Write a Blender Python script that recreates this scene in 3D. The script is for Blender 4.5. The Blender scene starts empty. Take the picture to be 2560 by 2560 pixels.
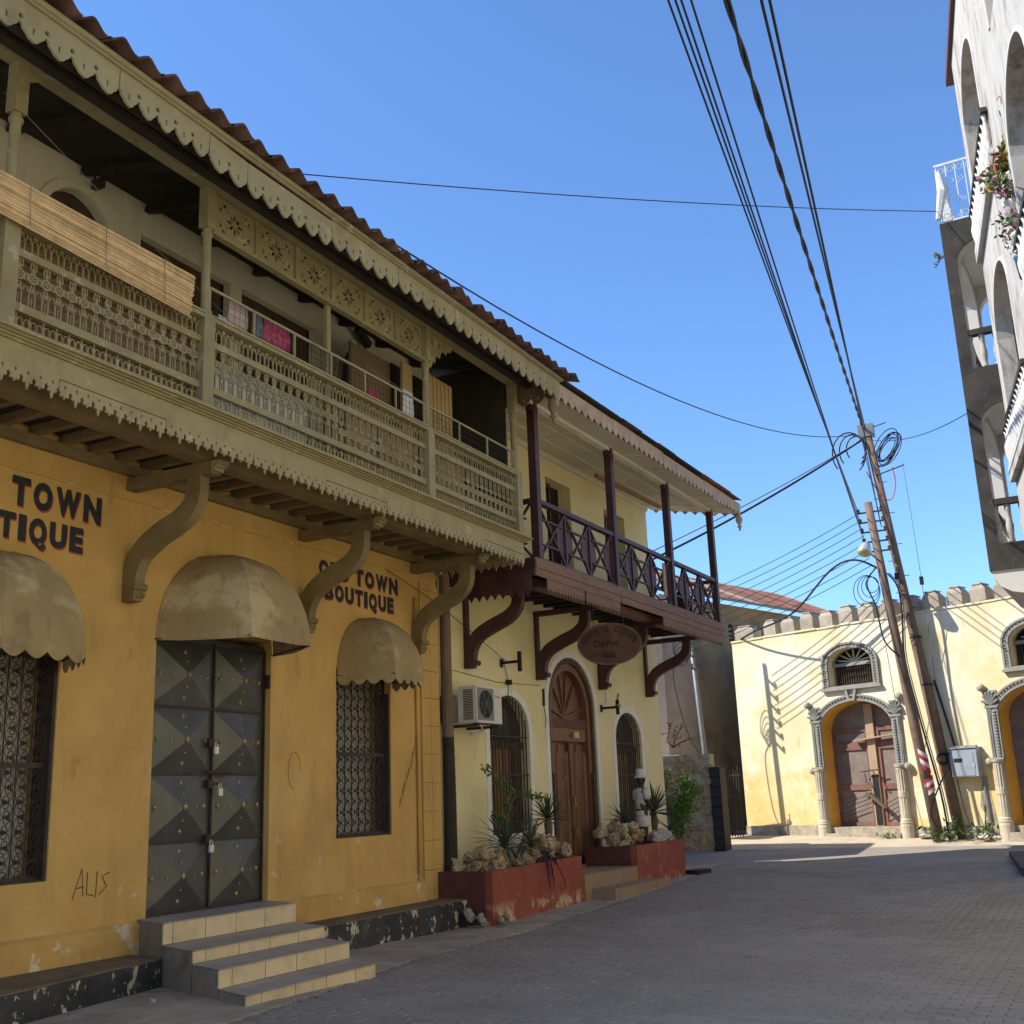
import bpy, math, random
from mathutils import Vector, Matrix
from mathutils.geometry import tessellate_polygon

# ------------------------------------------------------------------ camera, sky, sun, exposure
SC = bpy.context.scene
COL = SC.collection
R = math.radians
random.seed(7)


def set_camera():
    pitch, roll, yaw = R(14.32), R(-2.257), R(26.85)
    cp, sp, ch, sh = math.cos(pitch), math.sin(pitch), math.cos(yaw), math.sin(yaw)
    fw = Vector((ch * cp, sh * cp, sp))
    ri0 = Vector((sh, -ch, 0))
    up0 = ri0.cross(fw)
    cr, sr = math.cos(roll), math.sin(roll)
    ri = cr * ri0 + sr * up0
    up = -sr * ri0 + cr * up0
    cam = bpy.data.cameras.new('camera')
    cam.sensor_width = 36
    cam.lens = 2.2063 * 18
    cam.clip_end = 2000
    ob = bpy.data.objects.new('camera', cam)
    COL.objects.link(ob)
    m = Matrix((ri, up, -fw)).transposed().to_4x4()
    m.translation = (0, -8.75, 1.6)
    ob.matrix_world = m
    SC.camera = ob


set_camera()
SUN_AZ, SUN_EL = R(-60), R(45)          # direction the light travels in plan, and its elevation
w = bpy.data.worlds.new('World')
SC.world = w
w.use_nodes = True
nt = w.node_tree
bg = nt.nodes['Background']
sky = nt.nodes.new('ShaderNodeTexSky')
sky.sky_type = 'NISHITA'
sky.sun_disc = False
sky.sun_elevation = SUN_EL
# the sun stands opposite to the travel direction; Nishita measures rotation clockwise from +Y
to_sun = SUN_AZ + math.pi
sky.sun_rotation = math.pi / 2 - to_sun
sky.altitude = 0
sky.air_density = 1.0
sky.dust_density = 0.0
sky.ozone_density = 10.0
nt.links.new(sky.outputs[0], bg.inputs[0])
bg.inputs[1].default_value = 0.15
sl = bpy.data.lights.new('sun', 'SUN')
sl.energy = 4.3
sl.angle = R(0.53)
sl.color = (1.0, 0.95, 0.86)
so = bpy.data.objects.new('sun', sl)
COL.objects.link(so)
trav = Vector((math.cos(SUN_AZ) * math.cos(SUN_EL), math.sin(SUN_AZ) * math.cos(SUN_EL), -math.sin(SUN_EL)))
so.rotation_euler = trav.to_track_quat('-Z', 'Y').to_euler()
so.location = (0, 0, 30)
SC.view_settings.view_transform = 'Standard'
SC.view_settings.look = 'None'
SC.view_settings.exposure = 0.80
SC.view_settings.gamma = 1.0
SC.view_settings.use_curve_mapping = False
SC.render.film_transparent = False


# ------------------------------------------------------------------ materials
MATS = {}


def mat(name, col, rough=0.8, var=0.12, scale=2.5, bump=0.15, bscale=45, layers=(), metal=0.0, spec=0.3, rnd=0.0,
        bands=(), bdist=0.01, cracks=None):
    """procedural paint / stone / wood; colour noise in world space plus stain layers and fine relief"""
    if name in MATS:
        return MATS[name]
    m = bpy.data.materials.new(name)
    m.use_nodes = True
    t = m.node_tree
    N, L = t.nodes, t.links
    b = N['Principled BSDF']
    b.inputs['Roughness'].default_value = rough
    b.inputs['Metallic'].default_value = metal
    b.inputs['Specular IOR Level'].default_value = spec
    geo = N.new('ShaderNodeNewGeometry')

    def noise(sc, stretch=(1, 1, 1), detail=5, rg=0.6, off=0.0):
        mp = N.new('ShaderNodeMapping')
        mp.inputs['Scale'].default_value = stretch
        mp.inputs['Location'].default_value = (off, off * 1.7, off * 0.6)
        L.new(geo.outputs['Position'], mp.inputs['Vector'])
        n = N.new('ShaderNodeTexNoise')
        n.inputs['Scale'].default_value = sc
        n.inputs['Detail'].default_value = detail
        n.inputs['Roughness'].default_value = rg
        L.new(mp.outputs[0], n.inputs['Vector'])
        return n.outputs['Fac']

    def rng(src, lo, hi, a=0.0, c=1.0):
        r = N.new('ShaderNodeMapRange')
        r.inputs[1].default_value, r.inputs[2].default_value = lo, hi
        r.inputs[3].default_value, r.inputs[4].default_value = a, c
        L.new(src, r.inputs[0])
        return r.outputs[0]

    def mix(fac, ca, cb):
        x = N.new('ShaderNodeMix')
        x.data_type = 'RGBA'
        L.new(fac, x.inputs[0])
        for s, c in ((x.inputs[6], ca), (x.inputs[7], cb)):
            if isinstance(c, tuple):
                s.default_value = (*c[:3], 1)
            else:
                L.new(c, s)
        return x.outputs[2]

    lo_c = tuple(max(0, c * (1 - var)) for c in col)
    hi_c = tuple(min(1, c * (1 + var)) for c in col)
    cur = mix(rng(noise(scale), 0.3, 0.7), lo_c, hi_c)
    k = 0
    for zc, width, wob, bcol in bands:
        k += 1
        sep = N.new('ShaderNodeSeparateXYZ')
        L.new(geo.outputs['Position'], sep.inputs[0])
        ad = N.new('ShaderNodeMath')
        ad.operation = 'ADD'
        L.new(sep.outputs[2], ad.inputs[0])
        L.new(rng(noise(1.6, off=9 * k), 0.2, 0.8, -wob, wob), ad.inputs[1])
        cur = mix(rng(ad.outputs[0], zc - width, zc + width, 1.0, 0.0), cur, bcol)
    for ly in layers:
        k += 1
        f = rng(noise(ly.get('scale', 2), ly.get('stretch', (1, 1, 1)), ly.get('detail', 6), ly.get('rg', 0.65), 3.1 * k),
                ly['lo'], ly['hi'], 0.0, ly.get('amt', 1.0))
        if 'zmax' in ly:
            sep = N.new('ShaderNodeSeparateXYZ')
            L.new(geo.outputs['Position'], sep.inputs[0])
            mu = N.new('ShaderNodeMath')
            mu.operation = 'MULTIPLY'
            L.new(f, mu.inputs[0])
            L.new(rng(sep.outputs[2], ly['zmax'] - ly.get('zw', 0.3), ly['zmax'], 1.0, 0.0), mu.inputs[1])
            f = mu.outputs[0]
        cur = mix(f, cur, ly['col'])
    if cracks:
        csc, cw, ccol, mlo = cracks
        wn = N.new('ShaderNodeTexNoise')
        wn.inputs['Scale'].default_value = csc * 1.5
        wn.inputs['Detail'].default_value = 4
        L.new(geo.outputs['Position'], wn.inputs['Vector'])
        va = N.new('ShaderNodeVectorMath')
        va.operation = 'MULTIPLY_ADD'
        va.inputs[1].default_value = (.5 / csc,) * 3
        L.new(wn.outputs['Color'], va.inputs[0])
        L.new(geo.outputs['Position'], va.inputs[2])
        vo = N.new('ShaderNodeTexVoronoi')
        vo.feature = 'DISTANCE_TO_EDGE'
        vo.inputs['Scale'].default_value = csc
        L.new(va.outputs[0], vo.inputs['Vector'])
        mu = N.new('ShaderNodeMath')
        mu.operation = 'MULTIPLY'
        L.new(rng(vo.outputs['Distance'], 0, cw, 1.0, 0.0), mu.inputs[0])
        L.new(rng(noise(csc * .6, off=21), mlo, mlo + .08, 0, .75), mu.inputs[1])
        cur = mix(mu.outputs[0], cur, ccol)
    if rnd:
        oi = N.new('ShaderNodeObjectInfo')
        hs = N.new('ShaderNodeHueSaturation')
        L.new(rng(oi.outputs['Random'], 0, 1, 1 - rnd, 1 + rnd), hs.inputs['Value'])
        L.new(cur, hs.inputs['Color'])
        cur = hs.outputs[0]
    L.new(cur, b.inputs['Base Color'])
    if bump:
        bp = N.new('ShaderNodeBump')
        bp.inputs['Strength'].default_value = bump
        bp.inputs['Distance'].default_value = bdist
        L.new(noise(bscale, detail=6, rg=0.7), bp.inputs['Height'])
        L.new(bp.outputs[0], b.inputs['Normal'])
    MATS[name] = m
    return m


S = lambda col, scale, lo, hi, amt=1.0, stretch=(1, 1, 1), **k: dict(col=col, scale=scale, lo=lo, hi=hi, amt=amt, stretch=stretch, **k)
VS = (6, 6, 0.5)    # vertical streaks

ochre = mat('ochre_render', (0.545, 0.345, 0.118), 0.88, 0.10, 1.1, 0.45, 45, [
    S((0.45, 0.27, 0.082), 0.8, 0.46, 0.72, 0.8), S((0.34, 0.215, 0.09), 0.9, 0.52, 0.74, 0.55, (3, 3, 0.7)),
    S((0.61, 0.43, 0.185), 0.6, 0.52, 0.74, 0.75), S((0.24, 0.16, 0.075), 2.6, 0.62, 0.76, 0.55, (2, 2, .6)),
    S((0.26, 0.17, 0.07), 16, 0.69, 0.74, 0.6), S((0.66, 0.60, 0.50), 3.6, 0.64, 0.67, 0.7, zmax=1.6, zw=1.0),
    S((0.74, 0.64, 0.44), 30, 0.71, 0.74, 0.8)], cracks=(1.3, .008, (0.30, 0.19, 0.08), .56))
ochre_lo = mat('ochre_base_band', (0.53, 0.335, 0.11), 0.85, 0.12, 1.5, 0.4, 50, [
    S((0.66, 0.60, 0.50), 3.2, 0.60, 0.66, 0.85), S((0.30, 0.20, 0.09), 2.2, 0.5, 0.75, 0.6)])
plaster = mat('pale_plaster', (0.66, 0.62, 0.52), 0.85, 0.08, 1.0, 0.25, 60, [S((0.48, 0.43, 0.33), 1.2, 0.52, 0.78, 0.6, VS)])
olive = mat('khaki_paint', (0.275, 0.24, 0.13), 0.7, 0.10, 3, 0.2, 90, [
    S((0.20, 0.16, 0.08), 2.5, 0.50, 0.70, 0.7), S((0.43, 0.39, 0.26), 6, 0.58, 0.66, 0.7),
    S((0.16, 0.10, 0.05), 22, 0.68, 0.74, 0.7)])
olive_lt = mat('pale_khaki_paint', (0.315, 0.275, 0.155), 0.7, 0.08, 3, 0.2, 90, [
    S((0.23, 0.19, 0.10), 2.6, 0.50, 0.70, 0.7), S((0.48, 0.44, 0.31), 5, 0.60, 0.68, 0.6), S((0.17, 0.13, 0.07), 3, 0.60, 0.75, 0.6, (1, 1, .4)), S((0.22, 0.14, 0.07), 25, 0.69, 0.74, 0.7)])
olive_dk = mat('brown_khaki_timber', (0.21, 0.155, 0.075), 0.65, 0.15, 3, 0.25, 60, [S((0.11, 0.075, 0.035), 2, 0.45, 0.75, 0.7)])
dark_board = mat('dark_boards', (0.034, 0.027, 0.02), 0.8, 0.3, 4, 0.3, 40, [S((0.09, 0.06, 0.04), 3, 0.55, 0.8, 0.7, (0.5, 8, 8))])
clay = mat('clay_tile', (0.105, 0.055, 0.043), 0.85, 0.25, 5, 0.4, 50, [
    S((0.24, 0.15, 0.12), 6, 0.55, 0.75, 0.6), S((0.05, 0.035, 0.03), 4, 0.5, 0.7, 0.7)], rnd=0.25)
steel_door = mat('dark_steel_plate', (0.085, 0.087, 0.088), 0.38, 0.25, 3, 0.1, 70, [
    S((0.10, 0.095, 0.09), 2, 0.5, 0.72, 0.8), S((0.10, 0.055, 0.03), 9, 0.62, 0.72, 0.6)], metal=0.35, spec=0.5)
brass = mat('tarnished_brass', (0.42, 0.32, 0.13), 0.45, 0.2, 20, 0.1, 80, metal=0.6)
iron = mat('wrought_iron', (0.040, 0.030, 0.026), 0.6, 0.3, 8, 0.2, 90, [S((0.10, 0.045, 0.025), 8, 0.55, 0.72, 0.7)])
canvas = mat('khaki_canvas', (0.32, 0.235, 0.115), 0.88, 0.12, 1.4, 0.5, 60, [
    S((0.50, 0.40, 0.235), 1.3, 0.50, 0.60, 0.8), S((0.22, 0.15, 0.075), 1.9, 0.53, 0.66, 0.75), S((0.17, 0.115, 0.06), 3.0, 0.58, 0.72, 0.6, (3, 3, .6)),
    S((0.55, 0.48, 0.36), 5, 0.68, 0.72, 0.6)])
navy = mat('navy_lettering', (0.022, 0.024, 0.034), 0.7, 0.3, 20, 0.1, 60, [S((0.10, 0.085, 0.06), 16, 0.62, 0.75, 0.6)])
redpaint = mat('red_lettering', (0.33, 0.06, 0.04), 0.7, 0.2, 20, 0.1, 60, [S((0.50, 0.33, 0.14), 18, 0.60, 0.74, 0.6)])
black_plinth = mat('black_peeling_paint', (0.028, 0.030, 0.036), 0.55, 0.25, 3, 0.5, 30, [
    S((0.085, 0.085, 0.09), 2.2, 0.48, 0.75, 0.6), S((0.50, 0.46, 0.38), 4.5, 0.575, 0.605, 0.95, (1, 1, 0.75)), S((0.45, 0.42, 0.36), 11, 0.62, 0.65, 0.9),
    S((0.16, 0.125, 0.08), 3, 0.55, 0.7, 0.6)])
plinth_top_m = mat('dirty_concrete_ledge', (0.155, 0.118, 0.075), 0.9, 0.25, 3, 0.5, 40, [S((0.07, 0.058, 0.045), 2.5, 0.5, 0.72, 0.8)])
tile_m = mat('cream_step_tile', (0.62, 0.50, 0.33), 0.55, 0.07, 4, 0.08, 60, [
    S((0.33, 0.28, 0.20), 5, 0.52, 0.75, 0.6), S((0.24, 0.19, 0.14), 1.5, 0.58, 0.78, 0.5)], rnd=0.06)
tread_m = mat('worn_tread_tile', (0.33, 0.30, 0.27), 0.5, 0.12, 3, 0.1, 60, [S((0.20, 0.17, 0.14), 4, 0.5, 0.72, 0.7)], rnd=0.06)
concrete = mat('old_concrete', (0.27, 0.25, 0.22), 0.9, 0.15, 2, 0.5, 40, [
    S((0.15, 0.135, 0.115), 2.2, 0.48, 0.75, 0.8), S((0.40, 0.37, 0.32), 5, 0.6, 0.72, 0.5)])
step_core = mat('step_concrete', (0.25, 0.215, 0.165), 0.9, 0.15, 3, 0.4, 45, [S((0.12, 0.10, 0.075), 3, 0.5, 0.75, 0.7)])
grey_pane = mat('pale_window_backing', (0.55, 0.54, 0.51), 0.5, 0.1, 3, 0, 40)
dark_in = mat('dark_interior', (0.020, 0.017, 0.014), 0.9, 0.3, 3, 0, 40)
brown_in = mat('brown_shutter_wood', (0.075, 0.045, 0.03), 0.7, 0.3, 5, 0.2, 50)
bamboo = mat('bamboo_slats', (0.56, 0.40, 0.22), 0.7, 0.2, 10, 0.15, 80, [S((0.27, 0.17, 0.085), 5, 0.5, 0.75, 0.7, (0.6, 10, 40))], rnd=0.3)
mat_old = mat('old_reed_mat', (0.24, 0.15, 0.095), 0.8, 0.3, 10, 0.15, 80, [S((0.36, 0.30, 0.26), 5, 0.5, 0.75, 0.6, (0.6, 10, 40))], rnd=0.2)
tanboard = mat('tan_plywood', (0.42, 0.30, 0.15), 0.75, 0.1, 4, 0.2, 60)
white_cloth = mat('white_cloth', (0.62, 0.63, 0.66), 0.9, 0.06, 8, 0.1, 60)
pink_cloth = mat('pink_cloth', (0.36, 0.05, 0.115), 0.9, 0.3, 14, 0.1, 60, [S((0.52, 0.22, 0.26), 22, 0.52, 0.66, 0.7), S((0.18, 0.02, 0.06), 12, 0.55, 0.7, 0.7)])
grey_cloth = mat('spotted_cloth', (0.14, 0.15, 0.17), 0.9, 0.2, 14, 0.1, 60, [S((0.5, 0.5, 0.5), 40, 0.6, 0.66, 0.8)])
mauve_cloth = mat('mauve_cloth', (0.45, 0.35, 0.32), 0.9, 0.1, 9, 0.1, 60)

cream = mat('cream_render', (0.72, 0.62, 0.345), 0.85, 0.07, 1.0, 0.3, 55, [
    S((0.75, 0.69, 0.48), 0.9, 0.48, 0.68, 0.8), S((0.62, 0.46, 0.16), 1.4, 0.60, 0.80, 0.6, VS),
    S((0.36, 0.29, 0.17), 11, 0.70, 0.75, 0.6), S((0.66, 0.36, 0.33), 1.2, 0.70, 0.78, 0.5)])
white_band = mat('white_surround', (0.72, 0.71, 0.66), 0.8, 0.06, 2, 0.2, 60, [S((0.5, 0.46, 0.36), 4, 0.58, 0.75, 0.5)])
maroon = mat('maroon_timber', (0.068, 0.030, 0.030), 0.5, 0.25, 4, 0.2, 60, [S((0.11, 0.065, 0.055), 4, 0.56, 0.75, 0.6)])
fascia_br = mat('faded_maroon_fascia', (0.215, 0.125, 0.095), 0.75, 0.12, 3, 0.3, 60, [
    S((0.12, 0.07, 0.05), 3, 0.5, 0.75, 0.7, (0.5, 6, 6)), S((0.30, 0.22, 0.17), 6, 0.62, 0.75, 0.5)])
ceil_w = mat('white_ceiling_board', (0.66, 0.62, 0.51), 0.8, 0.05, 1.5, 0.1, 40, [S((0.38, 0.31, 0.20), 1.6, 0.58, 0.78, 0.6)])
eave_pk = mat('faded_pink_fascia', (0.47, 0.355, 0.265), 0.8, 0.12, 3, 0.3, 60, [
    S((0.28, 0.20, 0.14), 3, 0.52, 0.75, 0.7), S((0.17, 0.14, 0.10), 2, 0.62, 0.75, 0.7)])
rust_sheet = mat('rusty_roof_sheet', (0.24, 0.11, 0.07), 0.75, 0.2, 3, 0.2, 40, [
    S((0.42, 0.22, 0.13), 1.3, 0.5, 0.7, 0.8, (0.4, 3, 3)), S((0.10, 0.06, 0.05), 3, 0.55, 0.72, 0.7)], rnd=0.3)
grey_sheet = mat('grey_roof_sheet', (0.09, 0.075, 0.065), 0.7, 0.2, 3, 0.2, 40, [S((0.25, 0.14, 0.09), 2, 0.52, 0.7, 0.8)])
teak = mat('carved_teak', (0.185, 0.086, 0.048), 0.5, 0.14, 4, 0.2, 50, [
    S((0.10, 0.045, 0.026), 2.5, 0.45, 0.75, 0.8, (9, 9, 0.6)), S((0.30, 0.17, 0.10), 4, 0.6, 0.75, 0.5, (9, 9, 0.6))])
teak_lt = mat('orange_shutter_wood', (0.25, 0.115, 0.05), 0.55, 0.14, 4, 0.2, 50, [S((0.12, 0.055, 0.028), 3, 0.45, 0.75, 0.8, (9, 9, 0.6))])
planter_red = mat('red_planter_paint', (0.25, 0.058, 0.038), 0.7, 0.14, 2, 0.3, 50, [
    S((0.33, 0.12, 0.07), 1.2, 0.5, 0.75, 0.7), S((0.16, 0.05, 0.035), 1.6, 0.52, 0.75, 0.6),
    S((0.50, 0.40, 0.26), 4, 0.50, 0.58, 0.9, zmax=0.24, zw=0.16), S((0.40, 0.26, 0.16), 3, 0.60, 0.66, 0.6, (1.5, 1.5, .5)), S((0.10, 0.04, 0.03), 5, 0.62, 0.72, 0.6), S((0.45, 0.36, 0.26), 12, 0.66, 0.69, 0.7)])
step2_m = mat('rusty_stained_step', (0.27, 0.205, 0.145), 0.9, 0.15, 3, 0.4, 45, [
    S((0.36, 0.17, 0.06), 2.2, 0.48, 0.62, 0.8, VS), S((0.12, 0.10, 0.085), 3, 0.55, 0.75, 0.7)])
coral = mat('coral_rock', (0.43, 0.32, 0.19), 0.95, 0.2, 6, 0.9, 18, [
    S((0.50, 0.43, 0.33), 5, 0.5, 0.7, 0.7), S((0.12, 0.085, 0.05), 8, 0.56, 0.68, 0.8)], rnd=0.22, bdist=0.03)
coral_w = mat('pale_rock', (0.50, 0.45, 0.40), 0.95, 0.15, 6, 0.9, 18, [S((0.22, 0.19, 0.16), 8, 0.58, 0.7, 0.8)], rnd=0.1, bdist=0.03)
agave_m = mat('agave_leaf', (0.060, 0.088, 0.055), 0.55, 0.25, 8, 0.1, 40, [S((0.15, 0.17, 0.10), 7, 0.55, 0.75, 0.6)], rnd=0.3)
leaf_m = mat('green_leaf', (0.070, 0.135, 0.022), 0.55, 0.35, 10, 0.0, 40, rnd=0.1)
leaf_y = mat('yellow_green_leaf', (0.16, 0.20, 0.03), 0.55, 0.35, 10, 0.0, 40)
purple_m = mat('purple_leaf', (0.07, 0.022, 0.075), 0.55, 0.3, 8, 0.0, 40)
bark = mat('bark', (0.13, 0.095, 0.065), 0.9, 0.25, 8, 0.5, 40)
soil = mat('soil', (0.14, 0.10, 0.07), 0.95, 0.25, 6, 0.6, 30)
ac_white = mat('air_conditioner_casing', (0.58, 0.55, 0.50), 0.5, 0.08, 3, 0.1, 40, [S((0.30, 0.20, 0.13), 5, 0.62, 0.74, 0.7), S((0.42, 0.34, 0.28), 1.8, 0.52, 0.75, 0.5)])
ac_red = mat('red_print', (0.5, 0.03, 0.04), 0.6, 0.05, 5, 0, 40)
grey_metal = mat('grey_metal', (0.20, 0.20, 0.19), 0.5, 0.15, 4, 0.1, 50, metal=0.3)
sign_wood = mat('sign_board_wood', (0.085, 0.045, 0.028), 0.9, 0.2, 4, 0.2, 50, [S((0.16, 0.075, 0.04), 2.6, 0.48, 0.7, 0.7)])
sign_ink = mat('sign_dark_lettering', (0.026, 0.016, 0.012), 0.9, 0.1, 4, 0, 50)
yellow_plate = mat('yellow_plate', (0.52, 0.48, 0.10), 0.5, 0.15, 30, 0, 50)
skin_m = mat('statue_brown_paint', (0.045, 0.022, 0.015), 0.45, 0.15, 8, 0.05, 50)
uniform_w = mat('statue_white_paint', (0.56, 0.53, 0.50), 0.7, 0.08, 6, 0.1, 50, [S((0.38, 0.35, 0.31), 6, 0.55, 0.75, 0.6)])
black_m = mat('black_rubber', (0.014, 0.014, 0.016), 0.6, 0.2, 6, 0.05, 50)
pole_wood = mat('weathered_pole', (0.185, 0.125, 0.085), 0.85, 0.2, 5, 0.4, 40, [
    S((0.09, 0.06, 0.045), 3, 0.5, 0.75, 0.8, (9, 9, 0.5)), S((0.28, 0.20, 0.13), 4, 0.6, 0.75, 0.5, (9, 9, 0.5))])
cable_m = mat('black_cable', (0.016, 0.017, 0.022), 0.55, 0.1, 4, 0, 40)
cable_g = mat('grey_cable', (0.20, 0.20, 0.22), 0.55, 0.1, 4, 0, 40)
porcelain = mat('insulator_porcelain', (0.10, 0.055, 0.04), 0.3, 0.2, 8, 0, 40)
glass_lamp = mat('street_lamp_glass', (0.42, 0.40, 0.20), 0.25, 0.1, 8, 0, 40, spec=0.5)
alu = mat('aluminium', (0.55, 0.55, 0.55), 0.4, 0.1, 8, 0, 40, metal=0.5)
redwhite_r = mat('red_marker_paint', (0.42, 0.05, 0.055), 0.7, 0.15, 9, 0.1, 50)
redwhite_w = mat('white_marker_paint', (0.62, 0.60, 0.57), 0.7, 0.1, 9, 0.1, 50)

farwall = mat('yellow_limewash', (0.70, 0.585, 0.345), 0.9, 0.07, 0.9, 0.4, 40, [
    S((0.76, 0.70, 0.54), 0.55, 0.44, 0.60, 0.9), S((0.66, 0.47, 0.16), 1.1, 0.58, 0.74, 0.7),
    S((0.66, 0.43, 0.10), 0.9, 0.36, 0.60, 0.75, zmax=2.2, zw=0.30), S((0.40, 0.30, 0.17), 2.4, 0.60, 0.76, 0.55, (2, 2, .5)), S((0.78, 0.73, 0.60), 4, 0.63, 0.68, 0.7), S((0.52, 0.36, 0.14), 1.5, 0.62, 0.8, 0.5, VS)], cracks=(1.1, .008, (0.35, 0.26, 0.14), .55))
rubble = mat('rubble_base', (0.36, 0.31, 0.23), 0.95, 0.25, 5, 0.8, 22, [S((0.55, 0.48, 0.36), 4, 0.5, 0.66, 0.7), S((0.16, 0.13, 0.10), 6, 0.56, 0.7, 0.7)], bdist=0.03)
merlon_m = mat('merlon_cement', (0.40, 0.34, 0.26), 0.95, 0.15, 4, 0.5, 30, [S((0.26, 0.21, 0.15), 3, 0.5, 0.75, 0.6), S((0.52, 0.47, 0.38), 5, 0.58, 0.7, 0.6)], rnd=0.12)
grey_trim = mat('grey_plaster_trim', (0.265, 0.26, 0.225), 0.85, 0.12, 5, 0.4, 40, [S((0.20, 0.19, 0.16), 5, 0.52, 0.75, 0.6), S((0.50, 0.44, 0.32), 4, 0.6, 0.75, 0.5)])
trim_col = mat('cream_grey_column', (0.50, 0.44, 0.33), 0.85, 0.1, 5, 0.35, 40, [S((0.34, 0.28, 0.20), 3, 0.52, 0.75, 0.6)])
old_door = mat('weathered_door_planks', (0.21, 0.165, 0.14), 0.85, 0.15, 4, 0.3, 40, [S((0.12, 0.085, 0.07), 2.2, 0.46, 0.72, 0.7), S((0.33, 0.29, 0.25), 4, 0.58, 0.75, 0.5)])
old_rail = mat('red_brown_door_rail', (0.20, 0.10, 0.075), 0.8, 0.15, 5, 0.3, 40, [S((0.10, 0.055, 0.045), 3, 0.5, 0.75, 0.6)])
plank_tan = mat('bare_plank', (0.38, 0.27, 0.17), 0.8, 0.12, 6, 0.3, 40)
orange_rev = mat('ochre_reveal', (0.66, 0.36, 0.06), 0.85, 0.12, 2, 0.3, 45, [S((0.42, 0.22, 0.11), 1.4, 0.5, 0.7, 0.6)])
box_grey = mat('blue_grey_box', (0.33, 0.38, 0.42), 0.4, 0.08, 4, 0.05, 40, [S((0.22, 0.24, 0.26), 4, 0.55, 0.72, 0.5), S((0.25, 0.15, 0.10), 9, 0.68, 0.76, 0.6)], metal=0.2)
brown_wall = mat('sooty_brown_render', (0.26, 0.185, 0.105), 0.95, 0.2, 1.0, 0.5, 35, [
    S((0.095, 0.068, 0.040), 0.7, 0.48, 0.68, 0.8), S((0.24, 0.165, 0.09), 1.2, 0.56, 0.75, 0.6)])
mauve_wall = mat('mauve_grey_render', (0.34, 0.275, 0.225), 0.95, 0.15, 1.0, 0.5, 35, [S((0.17, 0.135, 0.115), 1.2, 0.5, 0.72, 0.7)])
coral_wall = mat('bare_coral_rag_wall', (0.46, 0.41, 0.32), 0.95, 0.25, 9, 1.0, 16, [S((0.52, 0.46, 0.36), 10, 0.54, 0.66, 0.8), S((0.13, 0.11, 0.085), 9, 0.55, 0.68, 0.8)], bdist=0.05)
mould = mat('black_mould_concrete', (0.055, 0.048, 0.040), 0.95, 0.2, 3, 0.4, 30, [S((0.025, 0.022, 0.019), 2, 0.46, 0.70, 0.8), S((0.12, 0.105, 0.085), 5, 0.60, 0.74, 0.6)])
white_stain = mat('stained_white_render', (0.46, 0.43, 0.385), 0.9, 0.08, 2, 0.3, 40, [
    S((0.26, 0.205, 0.155), 1.6, 0.50, 0.66, 0.85, (2, 2, 0.6)), S((0.12, 0.10, 0.085), 2.2, 0.60, 0.74, 0.8, (1.6, 1.6, 0.7)), S((0.20, 0.16, 0.12), 7, 0.62, 0.72, 0.6)])
white_in = mat('white_reveal', (0.58, 0.55, 0.50), 0.85, 0.06, 2, 0.2, 40, [S((0.45, 0.41, 0.35), 2, 0.58, 0.78, 0.5)])
baluster_m = mat('cement_baluster', (0.42, 0.38, 0.33), 0.9, 0.15, 6, 0.3, 40, [S((0.20, 0.16, 0.14), 6, 0.52, 0.7, 0.7)])
white_iron = mat('white_iron', (0.60, 0.60, 0.58), 0.6, 0.1, 8, 0.1, 60, [S((0.35, 0.22, 0.15), 14, 0.58, 0.7, 0.7)])
roof_red = mat('dark_red_eave', (0.11, 0.055, 0.06), 0.8, 0.15, 5, 0.2, 40)
croton_r = mat('red_croton_leaf', (0.26, 0.065, 0.045), 0.55, 0.4, 12, 0, 40)
croton_y = mat('yellow_croton_leaf', (0.38, 0.24, 0.03), 0.55, 0.4, 12, 0, 40)
pink_fl = mat('pink_flower', (0.55, 0.22, 0.36), 0.7, 0.2, 12, 0, 40)
sand = mat('sandy_verge', (0.46, 0.385, 0.28), 0.95, 0.12, 2.2, 0.5, 30, [S((0.33, 0.27, 0.20), 2.8, 0.52, 0.75, 0.6), S((0.52, 0.34, 0.20), 1.3, 0.6, 0.78, 0.5)])
road_m = mat('dark_paving', (0.27, 0.235, 0.20), 0.85, 0.15, 1.2, 0.8, 26, [
    S((0.20, 0.172, 0.147), 0.5, 0.46, 0.70, 0.7), S((0.32, 0.28, 0.235), 3.0, 0.58, 0.75, 0.4)], bdist=0.015)
paver_m = mat('concrete_paver', (0.27, 0.245, 0.222), 0.72, 0.12, 1.4, 0.6, 60, [
    S((0.22, 0.19, 0.162), 0.45, 0.46, 0.66, 0.8), S((0.13, 0.11, 0.095), 0.9, 0.64, 0.74, 0.7), S((0.40, 0.35, 0.29), 3.0, 0.58, 0.75, 0.4)], rnd=0.12)
pave_m = mat('cracked_pavement', (0.36, 0.31, 0.245), 0.92, 0.14, 2, 0.5, 36, [
    S((0.19, 0.165, 0.13), 0.9, 0.46, 0.70, 0.8), S((0.45, 0.40, 0.32), 3, 0.60, 0.75, 0.5), S((0.09, 0.085, 0.08), 3, 0.64, 0.72, 0.7)], cracks=(.9, .012, (0.07, 0.06, 0.05), .5))
kerb_m = mat('dark_kerb', (0.06, 0.055, 0.055), 0.8, 0.2, 5, 0.4, 40)
weed_m = mat('weed_leaf', (0.08, 0.13, 0.04), 0.6, 0.35, 10, 0, 40)
blue_pot = mat('blue_plastic_pot', (0.04, 0.12, 0.20), 0.4, 0.1, 5, 0, 40)

# ------------------------------------------------------------------ mesh helpers
OFF = Vector((0, 0, 0))     # origin of the thing being built: build() makes vertices relative to it


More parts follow.
